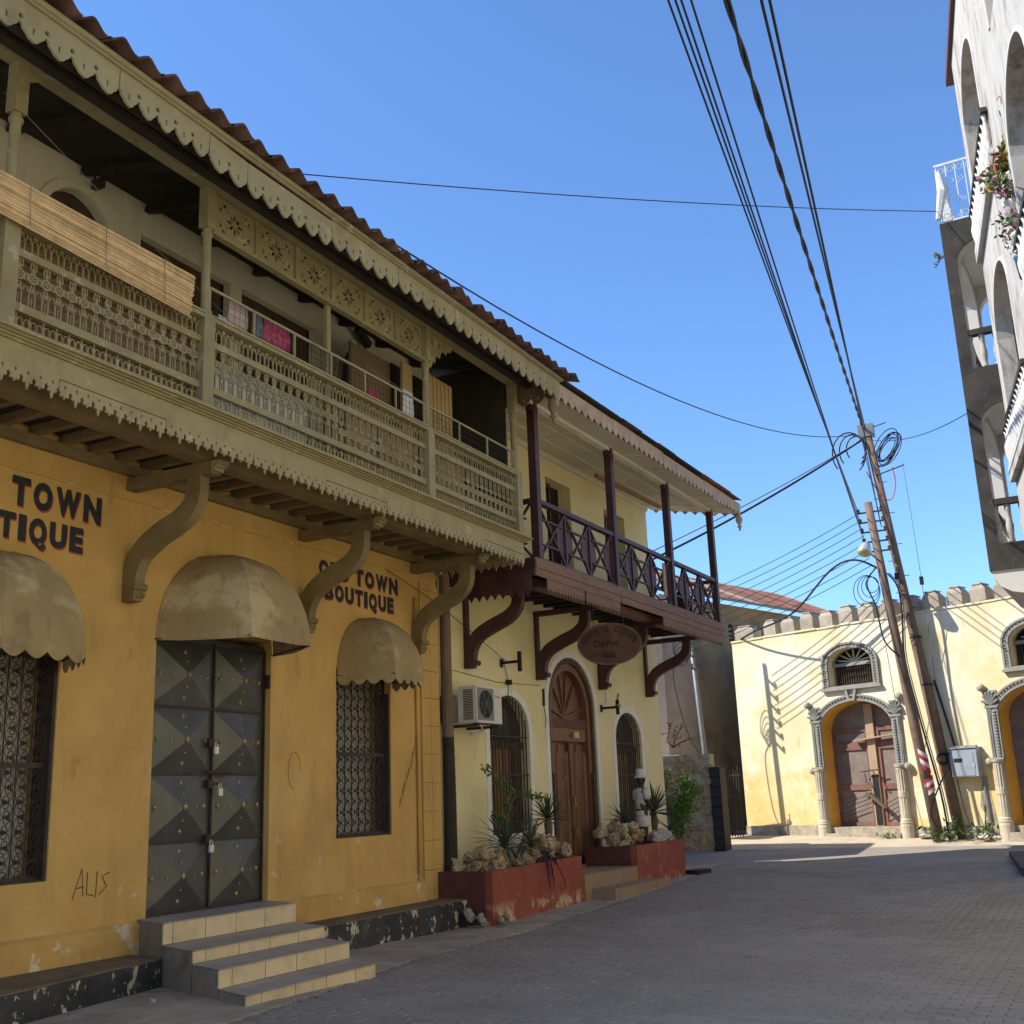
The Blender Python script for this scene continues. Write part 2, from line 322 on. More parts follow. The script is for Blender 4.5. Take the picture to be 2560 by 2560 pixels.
class MB:
    def __init__(s):
        s.v, s.f = [], []

    def add(s, vs, fs):
        o = len(s.v)
        s.v += [tuple(v) for v in vs]
        s.f += [tuple(i + o for i in f) for f in fs]
        return s

    def bx(s, x0, x1, y0, y1, z0, z1):
        return s.add([(x, y, z) for z in (z0, z1) for y in (y0, y1) for x in (x0, x1)],
                     [(0, 2, 3, 1), (4, 5, 7, 6), (0, 1, 5, 4), (2, 6, 7, 3), (0, 4, 6, 2), (1, 3, 7, 5)])

    def obox(s, c, d, rot=(0, 0, 0)):
        m = Matrix.Rotation(rot[2], 3, 'Z') @ Matrix.Rotation(rot[1], 3, 'Y') @ Matrix.Rotation(rot[0], 3, 'X')
        c = Vector(c)
        vs = [c + m @ Vector((x * d[0] / 2, y * d[1] / 2, z * d[2] / 2)) for z in (-1, 1) for y in (-1, 1) for x in (-1, 1)]
        return s.add(vs, [(0, 2, 3, 1), (4, 5, 7, 6), (0, 1, 5, 4), (2, 6, 7, 3), (0, 4, 6, 2), (1, 3, 7, 5)])

    def beam(s, a, b, w, h, up=(0, 0, 1)):
        a, b, up = Vector(a), Vector(b), Vector(up)
        d = (b - a).normalized()
        sd = d.cross(up)
        if sd.length < 1e-6:
            sd = d.cross(Vector((1, 0, 0)))
        sd.normalize()
        u = sd.cross(d)
        q = [(-1, -1), (1, -1), (1, 1), (-1, 1)]
        vs = [p + sd * (i * w / 2) + u * (j * h / 2) for p in (a, b) for i, j in q]
        return s.add(vs, [(3, 2, 1, 0), (4, 5, 6, 7), (0, 1, 5, 4), (1, 2, 6, 5), (2, 3, 7, 6), (3, 0, 4, 7)])

    def tube(s, pts, r, n=6, closed=False):
        pts = [Vector(p) for p in pts]
        k = len(pts)
        rs = r if isinstance(r, (list, tuple)) else [r] * k
        ref = None
        vs = []
        for i, p in enumerate(pts):
            if closed:
                d = pts[(i + 1) % k] - pts[i - 1]
            else:
                d = pts[min(i + 1, k - 1)] - pts[max(i - 1, 0)]
            d.normalize()
            if ref is None:
                ref = d.cross(Vector((0, 0, 1)))
                if ref.length < 1e-3:
                    ref = d.cross(Vector((1, 0, 0)))
            ref = (ref - d * ref.dot(d)).normalized()
            bi = d.cross(ref)
            for j in range(n):
                a = 2 * math.pi * j / n
                vs.append(p + (ref * math.cos(a) + bi * math.sin(a)) * rs[i])
        fs = []
        for i in range(k if closed else k - 1):
            i2 = (i + 1) % k
            for j in range(n):
                j2 = (j + 1) % n
                fs.append((i * n + j, i * n + j2, i2 * n + j2, i2 * n + j))
        if not closed:
            fs.append(tuple(range(n))[::-1])
            fs.append(tuple((k - 1) * n + j for j in range(n)))
        return s.add(vs, fs)

    def ribbon(s, pts, w, h, wd=(1, 0, 0)):
        """rectangular section swept along a path: width w along wd, thickness h across it"""
        pts = [Vector(p) for p in pts]
        wd = Vector(wd).normalized()
        k = len(pts)
        vs = []
        for i, p in enumerate(pts):
            d = (pts[min(i + 1, k - 1)] - pts[max(i - 1, 0)]).normalized()
            nn = d.cross(wd).normalized()
            hh = h[i] if isinstance(h, (list, tuple)) else h
            for a, b in ((-1, -1), (1, -1), (1, 1), (-1, 1)):
                vs.append(p + wd * (a * w / 2) + nn * (b * hh / 2))
        fs = [(0, 1, 2, 3), tuple((k - 1) * 4 + j for j in (3, 2, 1, 0))]
        for i in range(k - 1):
            for j in range(4):
                fs.append((i * 4 + j, (i + 1) * 4 + j, (i + 1) * 4 + (j + 1) % 4, i * 4 + (j + 1) % 4))
        return s.add(vs, fs)

    def lathe(s, prof, c=(0, 0, 0), n=12):
        c = Vector(c)
        vs = [c + Vector((r * math.cos(2 * math.pi * j / n), r * math.sin(2 * math.pi * j / n), z)) for r, z in prof for j in range(n)]
        fs = [(i * n + j, i * n + (j + 1) % n, (i + 1) * n + (j + 1) % n, (i + 1) * n + j) for i in range(len(prof) - 1) for j in range(n)]
        fs.append(tuple(range(n))[::-1])
        fs.append(tuple((len(prof) - 1) * n + j for j in range(n)))
        return s.add(vs, fs)

    def plate(s, outer, holes=(), t=0.02, o=(0, 0, 0), U=(1, 0, 0), V=(0, 0, 1), Nn=(0, 1, 0)):
        """flat board with cut-outs: 2-D outlines in the U,V plane at o, thickness t along Nn"""
        o, U, V, Nn = Vector(o), Vector(U), Vector(V), Vector(Nn)
        loops = [list(outer)] + [list(h) for h in holes]
        flat = [p for lp in loops for p in lp]
        tri = tessellate_polygon([[Vector((a, b, 0)) for a, b in lp] for lp in loops])
        n = len(flat)
        vs = [o + U * a + V * b for a, b in flat] + [o + U * a + V * b + Nn * t for a, b in flat]
        fs = [tuple(x) for x in tri] + [tuple(i + n for i in reversed(x)) for x in tri]
        k = 0
        for lp in loops:
            m = len(lp)
            for i in range(m):
                j = (i + 1) % m
                fs.append((k + i, k + j, k + j + n, k + i + n))
            k += m
        return s.add(vs, fs)

    def sheet(s, pts):
        return s.add(pts, [tuple(range(len(pts)))])

    def build(s, name, m, parent=None, smooth=False, label=None, off=None):
        o3 = OFF if off is None else Vector(off)
        me = bpy.data.meshes.new(name)
        me.from_pydata([(x - o3[0], y - o3[1], z - o3[2]) for x, y, z in s.v], [], s.f)
        if smooth:
            me.polygons.foreach_set('use_smooth', [True] * len(me.polygons))
        me.materials.append(m)
        me.update()
        ob = bpy.data.objects.new(name, me)
        COL.objects.link(ob)
        if parent:
            ob.parent = parent
        if label:
            ob['label'] = label
        return ob


def bm():
    return MB()


def box(name, m, parent, *a, **k):
    return MB().bx(*a).build(name, m, parent, **k)


def clone(ob, parent=None, loc=(0, 0, 0), rz=0.0, rot=None, scale=None):
    c = bpy.data.objects.new(ob.name.split('.')[0], ob.data)
    COL.objects.link(c)
    c.parent = parent
    c.location = loc
    c.rotation_euler = rot if rot else (0, 0, rz)
    if scale:
        c.scale = scale
    return c


def tag(ob, label, cat, group=None):
    ob['label'] = label
    ob['category'] = cat
    if group:
        ob['group'] = group
    return ob


def thing(name, label, cat, loc=(0, 0, 0), rz=0.0, group=None):
    o = bpy.data.objects.new(name, None)
    o.empty_display_size = 0.3
    COL.objects.link(o)
    o.location = loc
    o.rotation_euler = (0, 0, rz)
    return tag(o, label, cat, group)


def structure(ob):
    ob['kind'] = 'structure'
    return ob


def stuff(ob):
    ob['kind'] = 'stuff'
    return ob


def arc(cx, cz, rx, rz, a0, a1, n):
    return [(cx + rx * math.cos(R(a0 + (a1 - a0) * i / n)), cz + rz * math.sin(R(a0 + (a1 - a0) * i / n))) for i in range(n + 1)]


def arch_hole(x0, x1, z0, zs, apex, n=14):
    """opening outline: straight jambs to zs, elliptical head up to apex"""
    return [(x0, z0), (x1, z0)] + arc((x0 + x1) / 2, zs, (x1 - x0) / 2, apex - zs, 0, 180, n)


def rect(x0, x1, z0, z1):
    return [(x0, z0), (x1, z0), (x1, z1), (x0, z1)]


def lerp(x, xs, ys):
    if x <= xs[0]:
        return ys[0]
    for i in range(len(xs) - 1):
        if x <= xs[i + 1]:
            t = (x - xs[i]) / (xs[i + 1] - xs[i])
            return ys[i] + t * (ys[i + 1] - ys[i])
    return ys[-1]


def gz(x):
    """street level along the street"""
    return lerp(x, [-30, 8, 14, 18, 22, 26, 29, 31, 60, 200], [.04, .03, -.08, 0, .06, .10, .25, .40, 1.0, 2.0])


def smooth_path(pts, n=4):
    """Catmull-Rom through pts"""
    P = [Vector(p) for p in pts]
    out = []
    for i in range(len(P) - 1):
        p0, p1, p2, p3 = P[max(i - 1, 0)], P[i], P[i + 1], P[min(i + 2, len(P) - 1)]
        for k in range(n):
            t = k / n
            out.append(0.5 * ((2 * p1) + (p2 - p0) * t + (2 * p0 - 5 * p1 + 4 * p2 - p3) * t * t + (3 * p1 - p0 - 3 * p2 + p3) * t ** 3))
    out.append(P[-1])
    return out


def text_row(body, x0, x1, z0, z1, y, name, m, parent, bold, dx=0.0, dz=0.0):
    """hand-painted condensed capitals: every letter fitted to its own slot"""
    wt = {'I': .42, 'W': 1.35, 'T': .92, 'E': .82, 'L': .82}
    gap = .17
    tot = sum(wt.get(c, 1) for c in body) + gap * (len(body) - 1)
    u = (x1 - x0) / tot
    x = x0
    for c in body:
        wd = wt.get(c, 1) * u
        q = (z1 - z0) * .22 if c == 'Q' else 0
        text_mesh(c, x + dx, x + wd + dx, z0 - q + dz, z1 + dz, y, name, m, parent, bold=bold)
        x += wd + gap * u


def text_mesh(body, x0, x1, z0, z1, y, name, m, parent, depth=0.002, bold=0.02, frame=None, shear=0.0):
    """lettering fitted into a rectangle of the facade"""
    cu = bpy.data.curves.new('lettering_curve', 'FONT')
    cu.body = body
    cu.offset = bold
    cu.resolution_u = 3
    tmp = bpy.data.objects.new('lettering_tmp', cu)
    COL.objects.link(tmp)
    dg = bpy.context.evaluated_depsgraph_get()
    me = bpy.data.meshes.new_from_object(tmp.evaluated_get(dg))
    bpy.data.objects.remove(tmp)
    bpy.data.curves.remove(cu)
    vs = [v.co.copy() for v in me.vertices]
    fs = [tuple(p.vertices) for p in me.polygons]
    bpy.data.meshes.remove(me)
    ax0, ax1 = min(v.x for v in vs), max(v.x for v in vs)
    az0, az1 = min(v.y for v in vs), max(v.y for v in vs)
    b = MB()
    pts = []
    for v in vs:
        a = x0 + (v.x - ax0) / (ax1 - ax0) * (x1 - x0)
        c = z0 + (v.y - az0) / (az1 - az0) * (z1 - z0)
        pts.append((a, y, c) if frame is None else frame(a, c, y))
    b.add(pts, fs)
    return b.build(name, m, parent)

# ------------------------------------------------------------------ ground, road, pavement
OFF = Vector((0, 0, 0))


def sheet_grid(name, m, xs, ylo, yhi, ny, dz):
    b = MB()
    k = ny + 1
    vs = []
    for x in xs:
        a, c = ylo(x), yhi(x)
        for j in range(k):
            vs.append((x, a + (c - a) * j / ny, gz(x) + dz))
    fs = [(i * k + j, (i + 1) * k + j, (i + 1) * k + j + 1, i * k + j + 1) for i in range(len(xs) - 1) for j in range(ny)]
    b.add(vs, fs)
    return structure(b.build(name, m))


GX = [-60, -30, -10, 0, 4, 8, 11, 14, 16, 18, 20, 22, 24, 26, 27.5, 29, 30, 31, 34, 40, 60, 120, 300]
ground_o = sheet_grid('ground', sand, GX, lambda x: -90, lambda x: 90, 4, -0.012)
pav_edge = lambda x: lerp(x, [-20, 7, 8.6, 11, 14, 17, 21, 24.5, 26.5], [-2.6, -2.5, -2.3, -1.75, -1.6, -1.55, -1.42, -1.0, 1.5])
road = sheet_grid('road', road_m, [x for x in GX if x < 29] + [28.4], lambda x: -9.6 if x < 21 else -9.0, lambda x: pav_edge(x) + 0.02, 6, -0.004)


def make_pavers():
    L, W = 0.225, 0.115
    rng = random.Random(3)
    cells = []
    nx = int((25.0 - 6.2) / W)
    for i in range(nx):
        x = 6.2 + i * W
        y = -9.3 + (0.5 * L if i % 2 else 0)
        while y < pav_edge(x) - 0.13:
            cells.append((x + W / 2, y + L / 2))
            y += L
    # interlocking outline (zig-zag long sides)
    g = 0.0035
    w2, l2, zz = W / 2 - g, L / 2 - g, 0.011
    top = [(-w2 + zz, -l2), (w2 + zz, -l2), (w2 - zz, -l2 / 2), (w2 + zz, 0), (w2 - zz, l2 / 2), (w2 + zz, l2), (-w2 + zz, l2),
           (-w2 - zz, l2 / 2), (-w2 + zz, 0), (-w2 - zz, -l2 / 2)]
    n = len(top)

    def piece(b, cx, cy, cz, tx, ty):
        o = len(b.v)
        for (px, py) in top:
            b.v.append((cx + px * 0.93, cy + py * 0.965, cz + px * tx + py * ty))
        for (px, py) in top:
            b.v.append((cx + px, cy + py, cz - 0.007 + px * tx + py * ty))
        b.f.append(tuple(o + k for k in range(n)))
        for k in range(n):
            b.f.append((o + k, o + n + k, o + n + (k + 1) % n, o + (k + 1) % n))

    cam = (0, -8.75)

    def seen(c):
        a = math.degrees(math.atan2(c[1] + 8.75, c[0]))
        return 26.85 - 25.5 < a < 26.85 + 26 and c[0] > 6.8 and c[0] - 0.15 * (c[1] + 5) > 7.0
    vis = sorted([c for c in cells if seen(c)], key=lambda c: (c[0] - cam[0]) ** 2 + (c[1] - cam[1]) ** 2)
    near = set(vis[:300])
    b = MB()
    piece(b, 0, 0, 0, 0, 0)
    first = None
    rest = MB()
    for c in cells:
        h = gz(c[0]) + 0.006 + rng.uniform(-0.0025, 0.0025)
        if c in near:
            if first is None:
                first = b.build('paver', paver_m, road, off=(0, 0, 0))
                o = first
            else:
                o = clone(first, road)
            o.location = (c[0], c[1], h)
            o.rotation_euler = (rng.uniform(-.02, .02), rng.uniform(-.02, .02), rng.uniform(-.02, .02))
        else:
            piece(rest, c[0], c[1], h, rng.uniform(-.03, .03), rng.uniform(-.02, .02))
    stuff(rest.build('paver_field', paver_m, road))


make_pavers()

# pavement slabs beside the left-hand buildings
pavement = structure(box('pavement', pave_m, None, -20, -19.9, -2, -1, -0.3, -0.2))
prng = random.Random(5)
px_ = 5.0
while px_ < 24.6:
    wd = prng.uniform(0.8, 1.3)
    x1 = min(px_ + wd, 24.7)
    g = 0.008
    b = MB()
    y0a, y0b = pav_edge(px_), pav_edge(x1)
    z = 0.012 + prng.uniform(-0.006, 0.006)
    cut = [(px_ + g, y0a), (x1 - g, y0b), (x1 - g + prng.uniform(-.05, .05), 0.02), (px_ + g, 0.02)]
    ym = prng.uniform(-1.15, -0.9)
    for (ya, yb, c0, c1) in (((y0a), ym, y0b, ym + prng.uniform(-.05, .05)), (ym + 0.015, 0.02, ym + 0.02, 0.02)):
        zz = z + prng.uniform(-0.004, 0.004)
        vs = [(px_ + g, ya, gz(px_) + zz), (x1 - g, c0, gz(x1) + zz), (x1 - g, c1, gz(x1) + zz + .008), (px_ + g, yb, gz(px_) + zz + .008)]
        b.add(vs + [(x, y, zq - 0.06) for x, y, zq in vs], [(0, 1, 2, 3), (0, 4, 5, 1), (1, 5, 6, 2), (2, 6, 7, 3), (3, 7, 4, 0)])
        b.build('pavement_slab', pave_m, pavement)
        b = MB()
    px_ = x1
MB().bx(4, 24.6, -1.0, 0.02, -0.4, -0.14).build('pavement_bed', pave_m, pavement)

# kerb block of the house on the right
kb = MB()
kb.plate([(26.2, -6.62), (21.3, -7.18), (21.3, -9.4), (26.2, -9.4)], t=0.17, o=(0, 0, 0.03), U=(1, 0, 0), V=(0, 1, 0), Nn=(0, 0, 1))
kerb = tag(kb.build('kerb_step', kerb_m), 'low dark kerb step at the right edge of the street', 'kerb')

# ------------------------------------------------------------------ yellow shop building
OFF = Vector((10, 0, 0))
B1 = thing('shop_building', 'ochre yellow shop house with long khaki fretwork balcony and clay tile roof', 'building', OFF)

# walls
b = MB()
b.plate([(2, -0.1), (14.59, -0.1), (14.59, 5.25), (2, 5.25)],
        [rect(8.86, 10.74, 0.58, 3.55), rect(12.05, 13.32, 1.22, 3.35), rect(6.02, 7.62, 1.05, 3.15)], t=0.42)
b.build('wall', ochre, B1)
MB().bx(2, 14.58, 0.42, 6.0, -0.1, 5.2).build('rear_wall', ochre, B1)
b = MB()
b.plate([(2, 5.27), (14.585, 5.27), (14.585, 8.45), (2, 8.45)],
        [arch_hole(7.0, 8.02, 5.3, 7.3, 7.98), rect(8.38, 9.86, 5.3, 7.9), rect(10.07, 11.57, 5.3, 7.92), arch_hole(12.13, 13.16, 5.3, 7.35, 8.02),
         arch_hole(5.2, 6.3, 5.3, 7.3, 7.98)], t=0.11)
b.build('upper_wall', plaster, B1)
for x0, x1 in ((5.2, 6.3), (7.0, 8.02), (8.38, 9.86), (10.07, 11.57), (12.13, 13.16)):
    box('shutter', brown_in, B1, x0 + .02, x1 - .02, 0.125, 0.16, 5.3, 7.97)
    MB().bx((x0 + x1) / 2 - .02, (x0 + x1) / 2 + .02, 0.112, 0.124, 5.3, 7.85).bx(x0 + .08, x1 - .08, 0.115, 0.124, 6.6, 6.66).build('shutter_rail', dark_board, B1)
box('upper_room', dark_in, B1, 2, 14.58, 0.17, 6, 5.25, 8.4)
# raised arch trims on the upper wall
for cx, r_ in ((7.51, .51), (12.645, .515)):
    b = MB()
    zs, ap = (7.3, 7.98) if cx < 9 else (7.35, 8.02)
    o_ = arc(cx, zs, r_ + .1, ap - zs + .1, 0, 180, 16)
    i_ = arc(cx, zs, r_ + .003, ap - zs + .003, 180, 0, 16)
    b.plate(o_ + i_, t=0.025, o=(0, -0.026, 0))
    b.build('arch_trim', plaster, B1)
# ledge at the wall foot and end pilaster blocks
for x0, x1 in ((2, 8.80), (10.80, 14.08)):
    b = MB()
    b.add([(x0, -.065, -.1), (x1, -.065, -.1), (x1, -.065, .555), (x0, -.065, .555), (x0, -.002, .585), (x1, -.002, .585), (x0, -.002, -.1), (x1, -.002, -.1)],
          [(0, 1, 2, 3), (3, 2, 5, 4), (0, 3, 4, 6), (1, 7, 5, 2)])
    b.build('base_ledge', ochre_lo, B1)
zq = 0.30
while zq < 4.75:
    hq = 0.40
    MB().bx(14.10, 14.345, -0.028, -0.002, zq, min(zq + hq - .008, 4.8)).build('quoin_block', ochre, B1)
    MB().bx(14.353, 14.60, -0.028, -0.002, zq + (0.0), min(zq + hq - .008, 4.8)).build('quoin_block', ochre, B1)
    zq += hq
b = MB()
b.tube([(13.97, -.03, .32), (13.98, -.03, 2.2), (13.96, -.03, 4.55)], 0.026, 8)
b.build('conduit', ochre, B1, True)
# string line under the joists
b = MB()
for i in range(40):
    x = 2 + i * .32
    z = 4.80 + max(0, x - 9) * .018 + random.uniform(-.006, .006)
    b.bx(x, x + .3, -.012, -.002, z, z + .014)
stuff(b.build('plaster_string', ochre_lo, B1))
# plinth
for poly in ([(2, .0), (8.62, .0), (8.50, -.60), (6.4, -.92), (2, -1.5)], [(9.95, .0), (14.52, .0), (14.52, -.50), (9.95, -.52)]):
    MB().plate(poly, t=0.42, o=(0, 0, -.14), V=(0, 1, 0), Nn=(0, 0, 1)).build('plinth', black_plinth, B1)
    q = [(x - (0.01 if x > 3 else 0), y * .985) for x, y in poly]
    MB().plate(q, t=0.018, o=(0, 0, .282), V=(0, 1, 0), Nn=(0, 0, 1)).build('plinth_ledge', plinth_top_m, B1)

# steel door with pyramid panels
door = MB().bx(8.87, 10.73, .10, .14, .60, 3.5).build('door', steel_door, B1)
XM = 9.85
studs = MB()
rails = MB()
for (a, c) in ((8.90, XM - .012), (XM + .012, 10.71)):
    for r_ in range(4):
        z0, z1 = .63 + r_ * .70, .63 + (r_ + 1) * .70 - .03
        cx, cz = (a + c) / 2, (z0 + z1) / 2
        yb, yt = .098, -.005
        b = MB()
        b.add([(a + .015, yb, z0), (c - .015, yb, z0), (c - .015, yb, z1), (a + .015, yb, z1), (cx, yt, cz)],
              [(0, 1, 4), (1, 2, 4), (2, 3, 4), (3, 0, 4)])
        b.build('door_panel', steel_door, door)
        for sx, sz in ((0, 0), (-.78, 0), (.78, 0), (0, -.74), (0, .74)):
            px, pz = cx + sx * (c - a) / 2, cz + sz * (z1 - z0) / 2
            yy = yt + (yb - yt) * max(abs(sx), abs(sz)) - .004
            d = .028 if (sx or sz) else .034
            studs.add([(px - d, yy, pz), (px, yy, pz - d * 1.2), (px + d, yy, pz), (px, yy, pz + d * 1.2), (px, yy - .018, pz)],
                      [(0, 1, 4), (1, 2, 4), (2, 3, 4), (3, 0, 4)])
            if sx or sz:
                qx, qz = cx + sx * .55 * (c - a) / 2, cz + sz * .55 * (z1 - z0) / 2
                y2 = yt + (yb - yt) * .42 - .004
                studs.bx(qx - .008, qx + .008, y2 - .008, y2, qz - .008, qz + .008)
        rails.bx(a, c, .080, .099, z1 + .004, z1 + .027)
rails.bx(XM - .011, XM + .011, .070, .099, .61, 3.45).bx(8.872, 8.9, .07, .099, .605, 3.45).bx(10.71, 10.728, .07, .099, .605, 3.45)
rails.bx(8.9, 10.71, .082, .099, .603, .628)
rails.build('door_rail', iron, door)
stuff(studs.build('brass_stud', brass, door))
h = MB()
for z in (2.33, 1.89, 1.31):
    h.bx(XM - .10, XM + .05, .02, .034, z, z + .035).bx(XM - .12, XM - .04, .015, .07, z - .03, z + .06)
h.build('hasp', iron, door)
MB().bx(XM - .12, XM + .30, .025, .045, 2.02, 2.045).build('bolt', iron, door)
MB().bx(10.705, 10.735, .0, .06, 3.0, 3.16).build('hinge', iron, door)
for i, (x, z, lab) in enumerate(((9.82, 2.28, 'silver padlock on the steel door, highest of the three'),
                                 (9.90, 1.83, 'silver padlock on the steel door, middle one of the three'),
                                 (9.78, 1.24, 'silver padlock on the steel door, lowest of the three'))):
    t = thing('padlock', lab, 'padlock', (x, .0, z), 0, 'padlocks on the steel door')
    MB().bx(-.032, .032, -.015, .012, -.055, .02).build('lock_body', alu, t, off=(0, 0, 0))
    MB().tube([(-.02, 0, .02), (-.02, 0, .055), (-.01, 0, .072), (.01, 0, .072), (.02, 0, .055), (.02, 0, .02)], .006, 6).build('shackle', alu, t, off=(0, 0, 0))
    if i == 2:
        MB().bx(-.033, .033, -.016, .013, -.065, -.056).build('blue_bumper', blue_pot, t, off=(0, 0, 0))


# iron scroll grilles
def scroll_grille(name, x0, x1, z0, z1, y, parent):
    g = MB().bx(x0 - .02, x1 + .02, y + .24, y + .25, z0 - .02, z1 + .02).build(name, grey_pane, parent)
    fr = MB()
    fr.bx(x0, x1, y - .012, y + .012, z0, z0 + .03).bx(x0, x1, y - .012, y + .012, z1 - .03, z1)
    fr.bx(x0, x0 + .03, y - .0125, y + .0125, z0, z1).bx(x1 - .03, x1, y - .0125, y + .0125, z0, z1)
    zm = z0 + .5 * (z1 - z0)
    fr.bx(x0, x1, y - .014, y + .014, zm - .025, zm + .025)
    n = max(3, round((x1 - x0) / .155))
    pw = (x1 - x0) / n
    for i in range(1, n):
        x = x0 + i * pw
        fr.bx(x - .005, x + .005, y - .006, y + .006, z0, z1)
    fr.build('grille_frame', iron, g)
    # one scroll unit, shared by all cells
    u = MB()
    pts = []
    for k in range(13):
        a = R(200 - k * 42)
        r_ = .048 - k * .0028
        pts.append((-.012 + r_ * math.cos(a), 0, .035 + r_ * math.sin(a)))
    u.tube(pts, .0055, 4)
    u.tube([(-p[0], 0, -p[2]) for p in pts], .0055, 4)
    u.tube([(pw * .40 * math.cos(R(t * 30)), .004, .068 * math.sin(R(t * 30))) for t in range(12)], .0045, 4, True)
    first = u.build('iron_scroll', iron, g, off=(0, 0, 0))
    nz = round((z1 - z0 - .06) / .135)
    ph = (z1 - z0 - .06) / nz
    k = 0
    for i in range(n):
        for j in range(nz):
            loc = Vector((x0 + (i + .5) * pw, y, z0 + .03 + (j + .5) * ph)) - OFF
            o = first if k == 0 else clone(first, g)
            o.location = loc
            if j % 2:
                o.scale = (-1, 1, 1)
            k += 1
    return g


scroll_grille('window', 12.07, 13.30, 1.24, 3.30, .10, B1)
scroll_grille('window', 6.04, 7.60, 1.07, 3.10, .10, B1)
for x0, x1, z0 in ((12.05, 13.32, 1.22), (6.02, 7.62, 1.05)):
    MB().bx(x1 - .035, x1 - .002, .02, .24, z0 + .003, 3.1).bx(x0 + .002, x1 - .036, .02, .24, z0 + .002, z0 + .02).build('window_frame', iron, B1)


# canvas awnings
def awning(cx, a, p, z0, hgt, valance, lab):
    aw = random.Random(int(cx * 10))
    ribs = [0, 58, 122, 180]
    nphi, nq = 9, 4
    b = MB()

    def rib(t, f):
        return Vector((cx + a * math.cos(R(t)) * math.cos(f) ** .9, -.012 - p * 1.04 * math.sin(R(t)) * math.cos(f) ** .8, z0 + hgt * math.sin(f)))
    for i in range(3):
        vs = []
        for k in range(nq + 1):
            for j in range(nphi + 1):
                f = R(90 * j / nphi)
                u_ = k / nq
                q = rib(ribs[i], f).lerp(rib(ribs[i + 1], f), u_)
                bul = .03 * math.sin(math.pi * u_) * math.cos(f) * p
                q.y -= bul * (1 if i == 1 else .55)
                q.x += (bul * .6 if i == 0 else (-bul * .6 if i == 2 else 0))
                wob = 1 if 0 < j < nphi and 0 < k < nq else .35
                q.y += aw.uniform(-.012, .012) * wob
                q.z += aw.uniform(-.012, .012) * wob - .02 * math.sin(math.pi * u_) * math.cos(f)
                vs.append(q)
        kk = nphi + 1
        b.add(vs, [(k * kk + j, (k + 1) * kk + j, (k + 1) * kk + j + 1, k * kk + j + 1) for k in range(nq) for j in range(nphi)])
        if valance:
            n = 16
            vv = []
            for k in range(n * 2 + 1):
                u_ = k / (n * 2)
                q = rib(ribs[i], 0).lerp(rib(ribs[i + 1], 0), u_)
                bul = .03 * math.sin(math.pi * u_) * p
                q.y -= bul * (1 if i == 1 else .55)
                q.x += (bul * .6 if i == 0 else (-bul * .6 if i == 2 else 0))
                d = .05 + .065 * abs(math.sin(u_ * math.pi * 4))
                vv += [(q.x, q.y, q.z + .003), (q.x, q.y - .004, q.z - d)]
            b.add(vv, [(2 * k, 2 * k + 1, 2 * k + 3, 2 * k + 2) for k in range(n * 2)])
    o = b.build('awning', canvas, B1, True)
    o['label'] = lab
    fr = MB()
    fr.tube([rib(t, 0) * 1 + Vector((0, .012, .014)) for t in ribs], .010, 6)
    for t in ribs[1:3]:
        fr.tube([rib(t, R(f)) + Vector((0, .02, -.01)) for f in range(0, 90, 12)], .008, 5)
    fr.build('awning_frame', iron, o)
    return o


awning(9.80, .96, 1.02, 3.38, 1.06, False, 'plain domed canvas awning over the steel door')
awning(12.70, .645, .80, 3.24, .84, True, 'scalloped canvas awning over the narrow grille window')
awning(6.80, .84, .84, 3.04, .93, True, 'scalloped canvas awning over the window at the left edge')

# painted lettering
for (xa, xb, xc, xd, nm) in ((6.10, 8.03, 6.18, 7.82, 0), (11.67, 13.53, 11.79, 13.42, 1)):
    w_old = (xb - xa) * .36
    rows = [('OLD', xa, xa + w_old, 4.52, 4.745), ('TOWN', xb - 1.06, xb, 4.515, 4.75), ('BOUTIQUE', xc, xd, 4.235, 4.46)]
    if nm == 0:
        rows = [('OLD', 6.02, 6.72, 4.47, 4.74), ('TOWN', 6.94, 8.02, 4.46, 4.745), ('BOUTIQUE', 6.10, 7.81, 4.13, 4.385)]
    for tx, a, c, d, e_ in rows:
        text_row(tx, a, c, d, e_, -.0035, 'lettering_shadow', redpaint, B1, .055, .012, -.016)
        text_row(tx, a, c, d, e_, -.0065, 'lettering', navy, B1, .06)
# scratched graffiti
g = MB()
for st in ([(7.92, .86), (8.02, 1.13), (8.05, .88)], [(7.96, .96), (8.05, .97)], [(8.09, 1.10), (8.09, .90), (8.17, .88)], [(8.21, 1.10), (8.20, .86)],
           [(8.36, 1.08), (8.27, 1.05), (8.33, .95), (8.24, .88)], [(6.75, .72), (6.82, .92), (6.85, .74)]):
    g.tube([(x, -.003 - (0.065 if z < .56 else 0), z) for x, z in st], .006, 4)
for k in range(9):
    x, z = 13.5 + k * .055, 1.55 + k * .10
    g.tube([(x, -.003, z), (x + random.uniform(.02, .05), -.003, z + random.uniform(.12, .2)), (x + .05, -.003, z + .03)], .003, 4)
g.tube([(11.2 + .12 * math.cos(R(t)), -.003, 2.05 + .22 * math.sin(R(t))) for t in range(0, 300, 25)], .003, 4)
g.build('scratched_graffiti', mat('graffiti_charcoal', (0.16, 0.10, 0.05), 0.9, 0.2, 30, 0, 40), B1)

